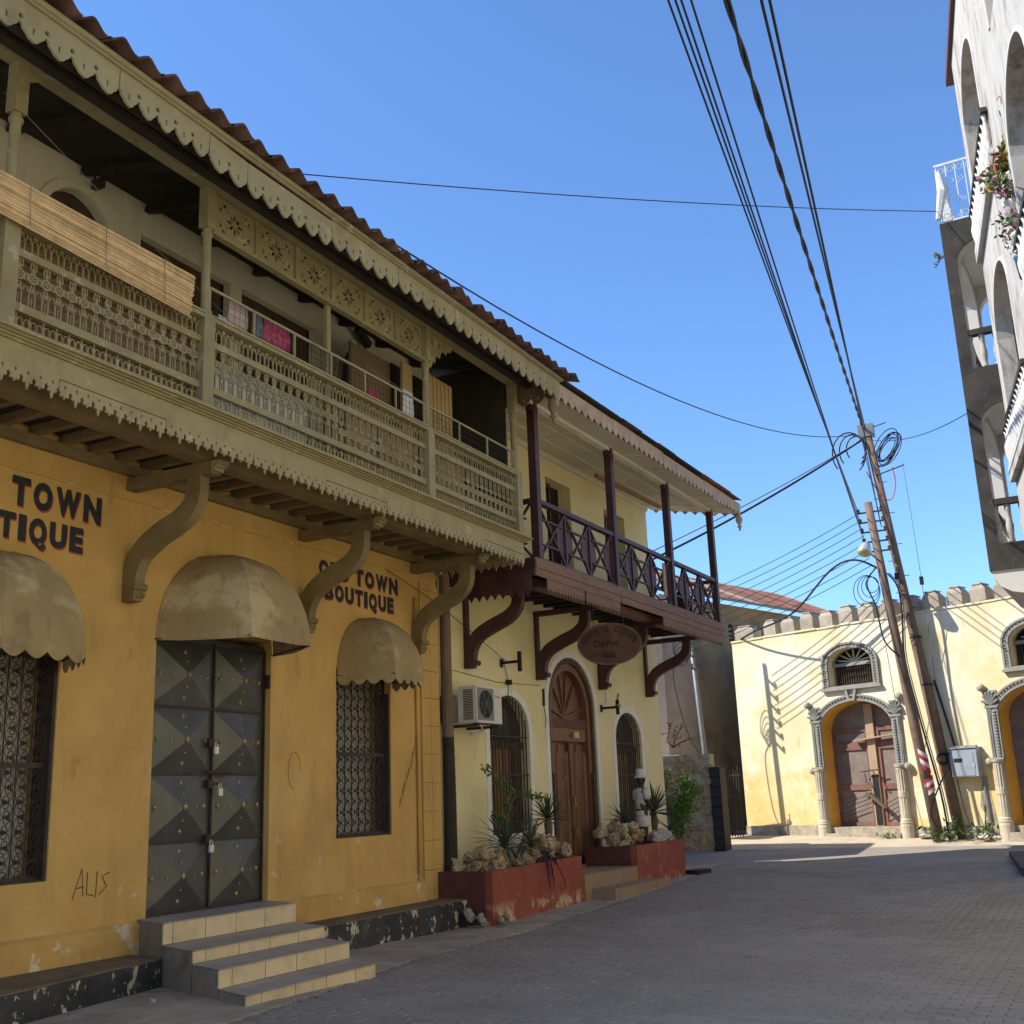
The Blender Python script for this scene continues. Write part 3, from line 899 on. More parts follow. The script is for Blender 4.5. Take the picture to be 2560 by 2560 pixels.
# --- balcony: brackets, beams, joists
XB0, XB1 = 2.4, 14.52
proto = None
for bxx in (5.5, 8.41, 11.30, 13.95):
    if proto is None:
        b = MB()
        pts = smooth_path([(0, -.09, 3.80), (0, -.10, 4.02), (0, -.20, 4.22), (0, -.45, 4.38), (0, -.74, 4.50), (0, -.90, 4.66), (0, -.93, 4.92)], 3)
        b.ribbon(pts, .13, [.17 + .05 * math.sin(math.pi * i / (len(pts) - 1)) for i in range(len(pts))])
        b.bx(-.064, .064, -.165, -.003, 3.72, 3.83)
        b.tube([(-.09, -.17, 3.87), (.09, -.17, 3.87)], .042, 8).tube([(-.08, -.15, 3.79), (.08, -.15, 3.79)], .036, 8)
        pb = b.build('bracket', olive_dk, B1, off=(0, 0, 0))
        e_ = MB()
        e_.bx(-.07, .07, -1.16, .05, 4.905, 5.035)
        pe = e_.build('bracket_arm', olive_dk, pb, off=(0, 0, 0))
        e_ = MB()
        e_.bx(-.072, .072, -1.20, -1.161, 4.93, 5.035).bx(-.072, .072, -1.235, -1.20, 4.965, 5.035).bx(-.072, .072, -1.262, -1.235, 4.99, 5.03)
        pc = e_.build('carved_arm_end', olive_lt, pb, off=(0, 0, 0))
        proto = (pb, pe, pc)
        pb.location = (bxx - OFF.x, 0, 0)
    else:
        nb = clone(proto[0], B1, (bxx - OFF.x, 0, 0))
        for c_ in proto[1:]:
            clone(c_, nb)
MB().bx(XB0, 14.2, -1.13, -.93, 5.037, 5.17).build('balcony_beam', olive_dk, B1)
x = XB0
while x < 14.4:
    MB().bx(x, x + .085, -1.50, -.003, 5.171, 5.262).build('joist', olive_dk, B1)
    x += .36
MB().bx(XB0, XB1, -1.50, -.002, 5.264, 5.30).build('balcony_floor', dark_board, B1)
MB().bx(XB0, 14.5, -.08, -.003, 5.06, 5.168).build('wall_plate', olive_dk, B1)

# fascia, lace and cornice
YF = -1.55


def lace_board(x0, x1, unit, kind):
    """hanging board with a cut lower edge; returns outline and holes in (x,z) with z=0 at the top"""
    n = max(1, round((x1 - x0) / unit))
    u = (x1 - x0) / n
    out = [(x0, 0)]
    holes = []
    for i in range(n):
        c = x0 + (i + .5) * u
        if kind == 'spade':
            d = .13 + (.035 if i % 2 else 0)
            out += [(c - .48 * u, -.075), (c - .33 * u, -.10), (c - .40 * u, -.115), (c - .28 * u, -.135), (c - .12 * u, -.125), (c - .07 * u, -d), (c, -d - .022), (c + .07 * u, -d),
                    (c + .12 * u, -.125), (c + .28 * u, -.135), (c + .40 * u, -.115), (c + .33 * u, -.10), (c + .48 * u, -.075)]
            holes.append([(c - .1 * u, -.05), (c, -.028), (c + .1 * u, -.05), (c, -.068)])
        elif kind == 'scallop':
            out += [(c - .49 * u, -.215), (c - .42 * u, -.222), (c - .38 * u, -.252), (c - .24 * u, -.275), (c - .14 * u, -.300), (c + .08 * u, -.318), (c + .2 * u, -.304), (c + .30 * u, -.270),
                    (c + .40 * u, -.252), (c + .44 * u, -.222), (c + .49 * u, -.215)]
            holes.append([(c - .49 * u + .024 * math.cos(R(t)), -.165 + .024 * math.sin(R(t))) for t in range(0, 360, 60)] if i else [(c - .3 * u, -.13), (c - .27 * u, -.13), (c - .28 * u, -.15)])
            holes.append([(c - .010, -.255), (c + .010, -.255), (c + .006, -.225), (c + .014, -.205), (c - .014, -.205), (c - .006, -.225)])
        elif kind == 'tooth':
            out += [(c - .42 * u, -.10), (c - .42 * u, -.16), (c - .16 * u, -.17), (c, -.225), (c + .16 * u, -.17), (c + .42 * u, -.16), (c + .42 * u, -.10)]
        elif kind == 'tulip':
            out += [(c - .48 * u, -.15), (c - .46 * u, -.20), (c - .30 * u, -.235), (c - .1 * u, -.275), (c, -.30), (c + .1 * u, -.275), (c + .30 * u, -.235), (c + .46 * u, -.20), (c + .48 * u, -.15)]
            holes.append([(c - .5 * u + .012, -.155), (c - .5 * u + .03, -.125), (c - .5 * u + .012, -.10)])
    out += [(x1, 0)]
    return out, holes


MB().bx(XB0, XB1 + .02, YF - .012, YF + .012, 5.092, 5.262).build('fascia', olive_lt, B1)
for i in range(10):
    x0 = 2.45 + i * 1.21
    o_, h_ = lace_board(x0 + .003, x0 + 1.207, .125, 'spade')
    MB().plate(o_, h_, t=.018, o=(0, YF - .016, 5.086 + (.004 if i % 3 else -.006))).build('lace_trim', olive_lt, B1)
o_, h_ = lace_board(-1.53, -.02, .125, 'spade')
MB().plate(o_, h_, t=.018, o=(14.53, 0, 5.086), U=(0, 1, 0), V=(0, 0, 1), Nn=(1, 0, 0)).build('lace_trim', olive_lt, B1)
MB().bx(14.522, 14.545, -1.54, -.02, 5.09, 5.262).build('fascia', olive_lt, B1)
for k, (ya, z0, z1, dx) in enumerate(((-1.585, 5.263, 5.283, .03), (-1.61, 5.284, 5.300, .055), (-1.64, 5.301, 5.316, .09), (-1.675, 5.317, 5.334, .13), (-1.655, 5.335, 5.36, .10), (-1.60, 5.361, 5.385, .05))):
    MB().bx(XB0, XB1 + dx, ya, -1.44, z0, z1).build('cornice_moulding', olive_lt if k % 2 else olive, B1)

# posts and rails
YP = -1.50
for i, x in enumerate((5.53, 7.81, 11.96, 14.47)):
    b = MB()
    b.bx(x - .075, x + .075, YP - .075, YP + .075, 5.386, 6.33)
    b.lathe([(.055, 6.33), (.07, 6.345), (.07, 6.37), (.045, 6.385), (.046, 7.17), (.06, 7.185), (.062, 7.21), (.045, 7.225), (.045, 7.26)], (x, YP, 0), 12)
    b.bx(x - .06, x + .06, YP - .06, YP + .06, 7.26, 7.72)
    b.build('balcony_post', olive, B1)
bays = ((2.45, 5.455), (5.605, 7.735), (7.885, 11.885), (12.035, 14.395))
for (x0, x1) in bays:
    for z0, z1, d, m_ in ((5.545, 5.615, .03, olive), (6.02, 6.085, .03, olive), (6.265, 6.305, .075, olive), (6.306, 6.325, .09, olive_lt)):
        MB().bx(x0, x1, YP - d, YP + d, z0, z1).build('rail', m_, B1)
MB().bx(9.87 - .035, 9.87 + .035, YP + .02, YP + .07, 5.386, 7.26).build('slim_post', olive, B1)
for x in (10.0, 10.95, 13.2):
    MB().bx(x - .05, x + .05, YP + .02, YP + .06, 5.62, 6.02).build('panel_stile', olive, B1)


# cast fretwork units (flat, shared meshes)
def flat_ring(b, cx, cz, ro, ri, n=12, t=.016):
    b.plate([(cx + ro * math.cos(R(360 * k / n)), cz + ro * math.sin(R(360 * k / n))) for k in range(n)],
            [[(cx + ri * math.cos(R(360 * k / n)), cz + ri * math.sin(R(360 * k / n))) for k in range(n)]], t=t, o=(0, -t / 2, 0))


def bar(b, x0, z0, x1, z1, wd=.012, t=.014):
    b.beam((x0, 0, z0), (x1, 0, z1), t, wd, (0, 0, 1) if abs(x1 - x0) > abs(z1 - z0) else (1, 0, 0))


U1 = .132
b = MB()
hh = .405
bar(b, -.030, 0, -.030, .13, .012)
bar(b, .030, 0, .030, .13, .012)
bar(b, 0, 0, 0, .10, .007)
bar(b, -.030, .13, -.010, .205, .012)
bar(b, .030, .13, .010, .205, .012)
bar(b, -.030, .128, -.054, .175, .010)
bar(b, .030, .128, .054, .175, .010)
b.plate([(-.018, .12), (0, .15), (.018, .12), (.010, .165), (0, .18), (-.010, .165)], t=.014, o=(0, -.007, 0))
flat_ring(b, 0, .265, .050, .034)
for a in (0, 45, 90, 135):
    c_, s_ = math.cos(R(a)) * .034, math.sin(R(a)) * .034
    bar(b, -c_, .265 - s_, c_, .265 + s_, .008)
flat_ring(b, 0, .265, .017, .007, 8)
for s_ in (-1, 1):
    b.plate([(s_ * .050, .225), (s_ * .064, .245), (s_ * .056, .265), (s_ * .066, .285), (s_ * .050, .31), (s_ * .044, .265)], t=.014, o=(0, -.007, 0))
    bar(b, s_ * .015, .312, s_ * .030, .36, .012)
    bar(b, s_ * .030, .36, s_ * .020, .405, .012)
b.plate([(-.016, .31), (.016, .31), (.024, .335), (0, .365), (-.024, .335)], t=.014, o=(0, -.007, 0))
bar(b, 0, .36, 0, .405, .012)
fret = b.build('fretwork', olive, B1, off=(0, 0, 0))
b = MB()
for s_ in (-1, 1):
    bar(b, s_ * .030, 0, s_ * .030, .10, .012)
    bar(b, s_ * .030, .10, s_ * .012, .13, .010)
    bar(b, s_ * .034, .10, s_ * .060, .14, .010)
    b.plate([(s_ * .045, .12), (s_ * .062, .135), (s_ * .058, .16), (s_ * .042, .15)], t=.013, o=(0, -.0065, 0))
bar(b, 0, .128, 0, .180, .011)
b.plate([(-.026, .145), (0, .135), (.026, .145), (.018, .17), (0, .158), (-.018, .17)], t=.013, o=(0, -.0065, 0))
bar(b, -.012, 0, -.012, .03, .008)
bar(b, .012, 0, .012, .03, .008)
fan = b.build('fan_fret', olive, B1, off=(0, 0, 0))
b = MB()
for s_ in (-1, 1):
    pts = [(s_ * (.034 + .026 * math.cos(R(t))), 0, .075 + .055 * math.sin(R(t)) * (1 - t / 700)) for t in range(-90, 300, 30)]
    b.ribbon(pts, .012, .009, (0, 1, 0))
bar(b, 0, 0, 0, .155, .010)
bar(b, -.06, .0, .06, .0, .010)
b.plate([(-.02, .10), (0, .07), (.02, .10), (0, .135)], t=.012, o=(0, -.006, 0))
scroll = b.build('scroll_fret', olive, B1, off=(0, 0, 0))
used = set()


def rep(o, x, z, flip=False):
    if o.name in used:
        o = clone(o, B1)
    else:
        used.add(o.name)
    o.location = (x - OFF.x, YP, z)
    if flip:
        o.scale = (1, 1, -1)


for k, (x0, x1) in enumerate(bays):
    n = round((x1 - x0) / U1)
    u = (x1 - x0) / n
    for i in range(n):
        x = x0 + (i + .5) * u
        if x < 4.9:
            continue
        old = x < 10.0
        rep(fret, x, 5.615 if old else 6.02, not old)
        rep(fan, x, 6.085)
        rep(scroll, x, 5.386 if x < 11 else 5.545, x >= 11)

# frieze of pierced panels between the posts, and the corner fret
fr0, fr1 = 7.87, 11.90
pw = (fr1 - fr0) / 6


def leaf2(cx, cz, ang, l, wd):
    c_, s_ = math.cos(R(ang)), math.sin(R(ang))
    return [(cx + a * c_ - b_ * s_, cz + a * s_ + b_ * c_) for a, b_ in ((0, 0), (l * .35, wd), (l * .75, wd * .8), (l, 0), (l * .75, -wd * .8), (l * .35, -wd))]


for i in range(6):
    a, c = fr0 + i * pw + .03, fr0 + (i + 1) * pw - .03
    cx, cz = (a + c) / 2, 7.485
    holes = []
    for k in range(8):
        holes.append(leaf2(cx + .026 * math.cos(R(k * 45)), cz + .026 * math.sin(R(k * 45)), k * 45, .105 if k % 2 == 0 else .085, .020))
    for sx in (-1, 1):
        for sz in (-1, 1):
            X_, Z_ = cx + sx * .215, cz + sz * .145
            holes.append([(X_ - sx * .01, Z_ + sz * .01), (X_ - sx * .09, Z_ + sz * .022), (X_ - sx * .05, Z_ - sz * .03)])
            holes.append([(X_ + sx * .012, Z_ - sz * .02), (X_ + sx * .022, Z_ - sz * .10), (X_ - sx * .025, Z_ - sz * .05)])
            holes.append([(cx + sx * .12 + .015 * math.cos(R(t)), cz + sz * .085 + .015 * math.sin(R(t))) for t in range(0, 360, 72)])
    b = MB().plate([(a, 7.275), (c, 7.275), (c, 7.69), (a, 7.69)], holes, t=.02, o=(0, YP - .01, 0))
    b.build('frieze_panel', olive, B1)
for i in range(7):
    x = fr0 + i * pw
    MB().bx(x - .028, x + .028, YP - .032, YP + .025, 7.275, 7.69).build('frieze_stile', olive, B1)
MB().bx(7.86, 11.91, YP - .04, YP + .04, 7.235, 7.274).build('frieze_rail', olive, B1)
MB().bx(XB0, 14.5, YP - .065, YP + .065, 7.722, 7.93).build('top_beam', olive, B1)
MB().bx(XB0, 14.44, YP - .08, YP - .066, 7.73, 7.76).build('top_bead', olive_lt, B1)
# corner fret right of the middle post
out = [(12.03, 7.70), (12.03, 7.24), (12.08, 7.20), (12.12, 7.26), (12.15, 7.33), (12.20, 7.31), (12.22, 7.40), (12.28, 7.44), (12.33, 7.42), (12.36, 7.51), (12.43, 7.55), (12.50, 7.53), (12.54, 7.60), (12.62, 7.60), (12.66, 7.66), (12.66, 7.70)]
holes = [leaf2(12.13, 7.59, k * 60, .06, .013) for k in range(6)] + [leaf2(12.30, 7.60, k * 60 + 20, .055, .012) for k in range(6)] + [leaf2(12.10, 7.42, k * 72, .05, .011) for k in range(5)] + [leaf2(12.46, 7.635, k * 90, .04, .009) for k in range(4)]
hs = []
for h_ in holes:
    m_ = (sum(p[0] for p in h_) / 6, sum(p[1] for p in h_) / 6)
    hs.append([(m_[0] + (p[0] - m_[0]) * .8, m_[1] + (p[1] - m_[1]) * .8) for p in h_])
MB().plate(out, hs, t=.02, o=(0, YP - .01, 0)).build('corner_fret', olive, B1)
MB().plate([(2 * 5.53 - x + 14.1 - 5.53 * 2 + .0, z) for x, z in []] or [(5.61, 7.72), (5.61, 7.60), (5.75, 7.70)], t=.02, o=(0, YP - .01, 0)).build('corner_fret', olive, B1)

# wire-mesh guard above the rail
g = MB()
for x0, x1 in ((7.87, 11.90), (12.02, 14.41)):
    g.bx(x0, x1, YP - .012, YP + .012, 6.635, 6.66)
    n = 6 if x1 < 12 else 3
    for i in range(n + 1):
        x = x0 + (x1 - x0) * i / n
        g.bx(x - .011, x + .011, YP - .011, YP + .011, 6.326, 6.635)
g.build('guard_rail', olive_lt, B1)
g = MB()
for x0, x1 in ((7.9, 11.88), (12.04, 14.4)):
    x = x0
    while x < x1:
        g.tube([(x, YP, 6.326), (x, YP, 6.636)], .0028, 4)
        x += .085
    for k in range(3):
        g.tube([(x0, YP, 6.40 + k * .08), (x1, YP, 6.40 + k * .08)], .0028, 4)
stuff(g.build('wire_mesh', iron, B1))
# wooden end wall of the balcony, back boards
MB().bx(14.40, 14.44, -1.40, -.01, 5.31, 8.1).build('end_partition', dark_board, B1)
MB().bx(13.3, 14.39, -.10, -.05, 5.31, 8.0).build('dark_boarding', dark_board, B1)
MB().bx(10.35, 13.1, -1.38, -1.35, 5.4, 6.22).build('back_board', tanboard, B1)
b = MB()
for i in range(12):
    x = 13.02 + i * .055
    b.bx(x, x + .05, -.92 + (.012 if i % 2 else 0), -.90 + (.012 if i % 2 else 0), 5.32, 7.55)
b.build('plank_screen', tanboard, B1)
MB().bx(12.50, 12.75, -.80, -.76, 5.32, 7.6).build('cupboard_side', tanboard, B1)
MB().bx(11.55, 12.49, -.60, -.56, 5.32, 7.6).build('cupboard_door', mat('dull_khaki_board', (0.20, 0.155, 0.085), 0.8), B1)
b = MB()
b.obox((12.50, -.14, 8.10), (.32, .1, .1), (0, .5, 0))
b.build('floodlight', iron, B1)
b = MB()
b.obox((7.66, -.1, 8.12), (.06, .14, .10)).tube([(7.66, -.03, 8.15), (7.63, -.08, 8.24), (7.69, -.1, 8.3)], .012, 5)
b.build('wall_lamp', iron, B1)

# --- roof: soffit, rafters, fascia, gutter bar, tiles
sl_ = math.tan(R(15))
ez = lambda y: 7.70 + (y + 2.30) * sl_
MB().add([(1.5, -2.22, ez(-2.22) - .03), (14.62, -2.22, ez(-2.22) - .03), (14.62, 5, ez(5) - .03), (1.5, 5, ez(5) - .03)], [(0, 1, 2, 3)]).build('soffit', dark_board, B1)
x = 2.0
while x < 14.7:
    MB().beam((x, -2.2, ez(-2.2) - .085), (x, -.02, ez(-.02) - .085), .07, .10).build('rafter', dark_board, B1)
    x += .92
for y in (-1.98, -1.72):
    MB().bx(1.6, 14.6, y - .05, y + .05, ez(y) - .19, ez(y) - .137).build('batten', dark_board, B1)
xs = [1.4, 2.8, 4.2, 5.93, 7.02, 7.55, 8.9, 10.2, 11.5, 13.05, 14.62]
jog = [0, .02, -.01, .0, -.035, -.06, -.01, .015, 0, -.02]
rot_ = [0, 0, 0, .004, .05, -.01, .0, .004, -.003, .006]
for i in range(len(xs) - 1):
    o_, h_ = lace_board(xs[i] + .004, xs[i + 1] - .004, .236, 'scallop')
    c_ = xs[i]
    o_ = [(x, z - (x - c_) * rot_[i] + jog[i]) for x, z in o_]
    h_ = [[(x, z - (x - c_) * rot_[i] + jog[i]) for x, z in q] for q in h_]
    MB().plate(o_, h_, t=.022, o=(0, -2.232, 7.70)).build('scalloped_fascia', olive_lt, B1)
o_, h_ = lace_board(-2.22, -.3, .236, 'scallop')
MB().plate(o_, h_, t=.02, o=(14.63, 0, 7.72), U=(0, 1, 0), Nn=(1, 0, 0)).build('scalloped_fascia', olive_dk, B1)
MB().tube([(1.4, -2.262, 7.725), (8, -2.264, 7.722), (14.65, -2.262, 7.70)], .028, 8).build('eave_bead', olive, B1, True)
MB().bx(1.4, 14.64, -2.258, -2.234, 7.668, 7.70).build('eave_board', olive, B1)
b = MB()
b.lathe([(.02, 7.40), (.05, 7.385), (.06, 7.34), (.075, 7.28), (.07, 7.22), (.035, 7.16), (.03, 7.12), (.055, 7.10), (.055, 7.085), (.02, 7.06), (.025, 7.02), (.006, 6.98)], (14.50, -2.16, 0), 12)
b.build('finial', olive_dk, B1, True)
# one tile column = one barrel wave running up the slope
b = MB()
tw = .29
prof = []
for k in range(11):
    t = k / 10
    prof.append((tw * t, .082 * (0.5 + 0.5 * math.cos(2 * math.pi * (t - .5))) ** 1.3))
vs = []
for (yy, lift) in ((-2.40, .0), (5.2, .0)):
    for (px, pz) in prof:
        vs.append((px, yy, ez(yy) + .075 + pz))
    for (px, pz) in prof:
        vs.append((px, yy, ez(yy) + .052 + pz))
n = len(prof)
fs = []
for k in range(n - 1):
    fs += [(k, k + 1, 2 * n + k + 1, 2 * n + k), (n + k, 3 * n + k, 3 * n + k + 1, n + k + 1), (k, n + k, n + k + 1, k + 1)]
b.add(vs, fs)
tile0 = b.build('roof_tile', clay, B1, True, off=(0, 0, 0))
i = 0
x = 1.6
while x < 14.75:
    o = tile0 if i == 0 else clone(tile0, B1)
    o.location = (x - OFF.x, random.uniform(-.02, .02), random.uniform(-.008, .012))
    o.rotation_euler = (random.uniform(-.003, .003), 0, 0)
    x += tw
    i += 1

# --- things on the balcony
OFF = Vector((0, 0, 0))
bl = thing('bamboo_blind', 'tan bamboo slat blind hung outside the balcony rail at upper left', 'blind', (6.4, -1.64, 6.1))
rr = random.Random(4)
for k in range(30):
    t = k / 29
    zL = 6.60 - t * .34 + rr.uniform(-.003, .003)
    zR = 6.585 - t * .43 + rr.uniform(-.003, .003)
    xL, xR = 4.7, 7.52 - .04 * t + rr.uniform(-.02, .01)
    sag = -.008 * math.sin(t * 9)
    MB().tube([(xL, -1.63, zL), (6.1, -1.64 + sag, (zL + zR) / 2 - .006 + rr.uniform(-.004, .004)), (xR, -1.635, zR)], .0070, 5).build('bamboo_slat', bamboo, bl, off=bl.location)
MB().tube([(5.6, -1.655, 6.60), (5.62, -1.655, 6.24)], .004, 4).tube([(6.4, -1.655, 6.59), (6.42, -1.655, 6.21)], .004, 4).tube([(7.1, -1.655, 6.585), (7.12, -1.655, 6.17)], .004, 4).build('cord', mat_old, bl, off=bl.location)
mt = thing('reed_mat', 'brown reed mat behind the left part of the balcony fretwork', 'mat', (6.4, -1.42, 5.4))
for k in range(44):
    z = 5.42 + k * .0195
    MB().beam((4.8, -1.42, z), (7.72 + rr.uniform(-.03, .0), -1.42, z + rr.uniform(-.004, .004)), .010, .015).build('reed', mat_old, mt, off=mt.location)


def cloth(name, m, x0, x1, z0, z1, y, lab, folds=5, amp=.02):
    n = 24
    vs = []
    for i in range(n + 1):
        t = i / n
        x = x0 + (x1 - x0) * t
        for j in range(7):
            s_ = j / 6
            vs.append((x + .01 * math.sin(7 * s_ + t * 5), y + amp * s_ * math.sin(t * folds * 6.28), z1 + (z0 - z1) * s_ + (.02 * math.sin(t * 9) * s_)))
    o = MB().add(vs, [(i * 7 + j, (i + 1) * 7 + j, (i + 1) * 7 + j + 1, i * 7 + j + 1) for i in range(n) for j in range(6)])
    o = o.build(name, m, None, True)
    md = o.modifiers.new('thickness', 'SOLIDIFY')
    md.thickness = .006
    return tag(o, lab, 'laundry', 'laundry on the balcony')


cloth('laundry_cloth', pink_cloth, 8.78, 9.22, 6.36, 6.67, -1.43, 'pink patterned cloth hanging over the balcony mesh guard')
cloth('laundry_cloth', grey_cloth, 8.60, 8.76, 6.36, 6.67, -1.43, 'dark spotted cloth hanging left of the pink cloth', 2)
cloth('laundry_cloth', mauve_cloth, 8.22, 8.52, 6.36, 6.67, -1.43, 'pale mauve cloth hanging on the balcony near the post', 2)
cloth('laundry_cloth', white_cloth, 8.08, 8.20, 6.33, 6.46, -1.43, 'small white cloth bundled on the balcony rail', 3, .03)
cloth('laundry_cloth', white_cloth, 11.62, 11.86, 6.30, 6.80, -1.36, 'grey white cloth hanging inside the mesh beside the middle post', 3, .03)
cloth('laundry_cloth', white_cloth, 8.0, 9.6, 5.42, 5.98, -1.38, 'bluish white sheet behind the middle balcony fretwork', 6, .03)
cloth('laundry_cloth', pink_cloth, 10.93, 11.15, 6.34, 6.62, -1.30, 'dark red cloth hanging behind the mesh under the arch', 2)
MB().tube([(5.4, -1.3, 7.62), (8.2, -1.28, 7.12), (9.7, -1.3, 7.0)], .004, 4)
for k, (a_, b_, lab) in enumerate((((5.55, -1.3, 7.55), (9.3, -.6, 7.0), 'long thin cord slung across the left balcony opening'),
                                   ((11.0, -1.2, 6.95), (14.3, -1.2, 6.85), 'short cord slung through the right balcony bay'))):
    m_ = ((a_[0] + b_[0]) / 2, (a_[1] + b_[1]) / 2, (a_[2] + b_[2]) / 2 - .05)
    tag(MB().tube(smooth_path([a_, m_, b_], 5), .0045, 4).build('washing_line', cable_g, None), lab, 'cord')

# --- tiled entrance steps
ST = thing('entrance_steps', 'four cream tiled steps leading up to the steel door', 'steps', (9.3, -1.1, 0))
xl = lambda y: 8.75 + .425 * y
xr = lambda y: 10.8 + .50 * y
lv = [(-.585, .605, 0.0), (-1.20, .405, -.585), (-1.69, .29, -1.20), (-2.16, .13, -1.69)]
for k, (yf, zt, yb) in enumerate(lv):
    zb = lv[k + 1][1] if k < 3 else -.04
    yin = yb + .02 if k == 0 else yb - .002
    MB().plate([(xl(yin), yin), (xr(yin), yin), (xr(yf) - .004, yf + .016), (xl(yf) + .004, yf + .016)], t=zt - .013 + .1, o=(0, 0, -.1), V=(0, 1, 0), Nn=(0, 0, 1)).build('step', step_core, ST, off=ST.location)
    # riser tiles
    cuts = [xl(yf)]
    c = xl(yf) + (.13, .17, .17, .20)[k]
    while c < xr(yf) - .08:
        cuts.append(c)
        c += .45
    cuts.append(xr(yf))
    for a, c in zip(cuts, cuts[1:]):
        MB().bx(a + .005, c - .005, yf, yf + .014, zb + .004, zt - .011).build('riser_tile', tile_m, ST, off=ST.location)
        ya, yb2 = yf - .008, (yb if k == 0 else yb - .002)
        sft = .425 * (yb2 - ya)
        MB().plate([(a + .002, ya), (c - .002, ya), (c - .002 + sft, yb2), (a + .002 + sft, yb2)], t=.010, o=(0, 0, zt - .010), V=(0, 1, 0), Nn=(0, 0, 1)).build('tread_tile', tread_m, ST, off=ST.location)
MB().bx(8.87, 10.73, -.02, .42, .45, .598).build('door_sill', tread_m, ST, off=ST.location)
t = MB()
for k in range(7):
    a = random.uniform(0, 6.28)
    t.add([(7.72 + .03 * math.cos(a + q * 2), -1.25 + .03 * math.sin(a + q * 2), .05 + .012 * q + k * .004) for q in range(3)], [(0, 1, 2)])
tag(t.build('crumpled_paper', white_cloth), 'crumpled white paper on the pavement beside the steps', 'litter')

# ------------------------------------------------------------------ cream guest house (own frame: x along the facade, -y to the street)
OFF = Vector((0, 0, 0))
A2 = R(-1.33)
B2 = thing('cream_building', 'cream two storey house with maroon timber balcony and arched carved door', 'building', (14.6, 0.1, 0), A2)


def w2(x, y, z):
    """frame of the cream house -> world"""
    c_, s_ = math.cos(A2), math.sin(A2)
    return Vector((14.6 + x * c_ - y * s_, .1 + x * s_ + y * c_, z))


W2X = 9.25
b = MB()
b.plate([(0.03, -.15), (W2X, -.15), (W2X, 8.05), (0.03, 8.05)],
        [arch_hole(3.82, 5.82, .42, 3.22, 4.16), arch_hole(1.68, 3.05, 1.08, 2.72, 3.31), arch_hole(6.74, 8.08, 1.08, 2.72, 3.26),
         rect(4.14, 5.22, 5.12, 7.56), rect(6.83, 7.92, 5.12, 7.48)], t=.35)
b.build('wall', cream, B2)
box('rear_wing', cream, B2, 0.05, W2X - .01, .36, 1.0, -.1, 7.95)
box('rear_wing', cream, B2, 0.05, W2X - .01, 1.01, 6.5, -.1, 3.6)
MB().bx(9.27, 11.85, 1.8, 5.0, -.1, 6.06).build('shadow_block', mauve_wall, B2)  # hidden block added to cast the triangular shadow on the far ground
# white surrounds
for (x0, x1, z0, zs, ap) in ((3.82, 5.82, .42, 3.22, 4.16), (1.68, 3.05, 1.08, 2.72, 3.31), (6.74, 8.08, 1.08, 2.72, 3.26)):
    o_ = arch_hole(x0 - .13, x1 + .13, z0, zs, ap + .13, 16)
    i_ = arch_hole(x0 + .002, x1 - .002, z0, zs, ap - .002, 16)
    b = MB().plate(o_[2:] + [o_[0], i_[0]] + i_[2:][::-1] + [i_[1], o_[1]], t=.012, o=(0, -.0125, 0))
    b.build('white_surround', white_band, B2)
box('window_sill', white_band, B2, 1.60, 3.13, -.03, -.002, .92, 1.08)
box('window_sill', white_band, B2, 6.66, 8.16, -.03, -.002, .92, 1.08)
# windows: timber leaves behind iron bars
for (x0, x1, z0, zs, ap) in ((1.68, 3.05, 1.08, 2.72, 3.31), (6.74, 8.08, 1.08, 2.72, 3.26)):
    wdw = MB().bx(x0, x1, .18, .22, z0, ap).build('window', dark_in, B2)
    n = 8
    for i in range(n):
        a = x0 + .03 + (x1 - x0 - .06) * i / n
        o = MB().bx(a + .008, a + (x1 - x0 - .06) / n - .008, .13 + (.014 if i % 2 else 0), .175, z0 + .05, zs - .28).build('shutter_plank', teak_lt if i < 5 else brown_in, wdw)
    MB().bx(x0, x1, .12, .17, zs - .28, zs - .16).build('window_rail', brown_in, wdw)
    MB().bx(x0, x1, .115, .17, z0, z0 + .06).build('window_rail', brown_in, wdw)
    cx = (x0 + x1) / 2
    MB().plate(arch_hole(x0 + .02, x1 - .02, zs - .15, zs, ap - .02, 14), t=.01, o=(0, .165, 0)).build('fan_light', mat('dull_glass', (0.03, 0.03, 0.03), 0.15, 0.3, 6, 0, 40, spec=0.5), wdw)
    b = MB()
    for i in range(13):
        x = x0 + (x1 - x0) * (i + .5) / 13
        top = zs + (ap - zs) * math.sqrt(max(0, 1 - ((x - cx) / ((x1 - x0) / 2)) ** 2)) - .01
        b.bx(x - .008, x + .008, .03, .046, z0, top)
    for z in (1.25, 2.0, 2.62):
        b.bx(x0, x1, .025, .05, z, z + .022)
    b.build('window_bars', iron, wdw)
# carved door
dr = MB().plate(arch_hole(3.83, 5.81, .43, 3.22, 4.15, 16), t=.05, o=(0, .20, 0)).build('carved_door', teak, B2)
o_ = arch_hole(3.83, 5.81, .43, 3.22, 4.15, 18)
i_ = arch_hole(4.06, 5.58, .43, 3.16, 3.92, 18)
MB().plate(o_[2:] + [o_[0], i_[0]] + i_[2:][::-1] + [i_[1], o_[1]], t=.13, o=(0, .06, 0)).build('door_frame', teak, dr)
o_ = arch_hole(3.84, 5.80, .43, 3.22, 4.14, 18)
i_ = arch_hole(3.93, 5.71, .43, 3.20, 4.05, 18)
MB().plate(o_[2:] + [o_[0], i_[0]] + i_[2:][::-1] + [i_[1], o_[1]], t=.04, o=(0, .02, 0)).build('frame_moulding', brown_in, dr)
MB().bx(4.06, 5.58, .10, .20, 2.62, 2.86).build('lintel', teak, dr)
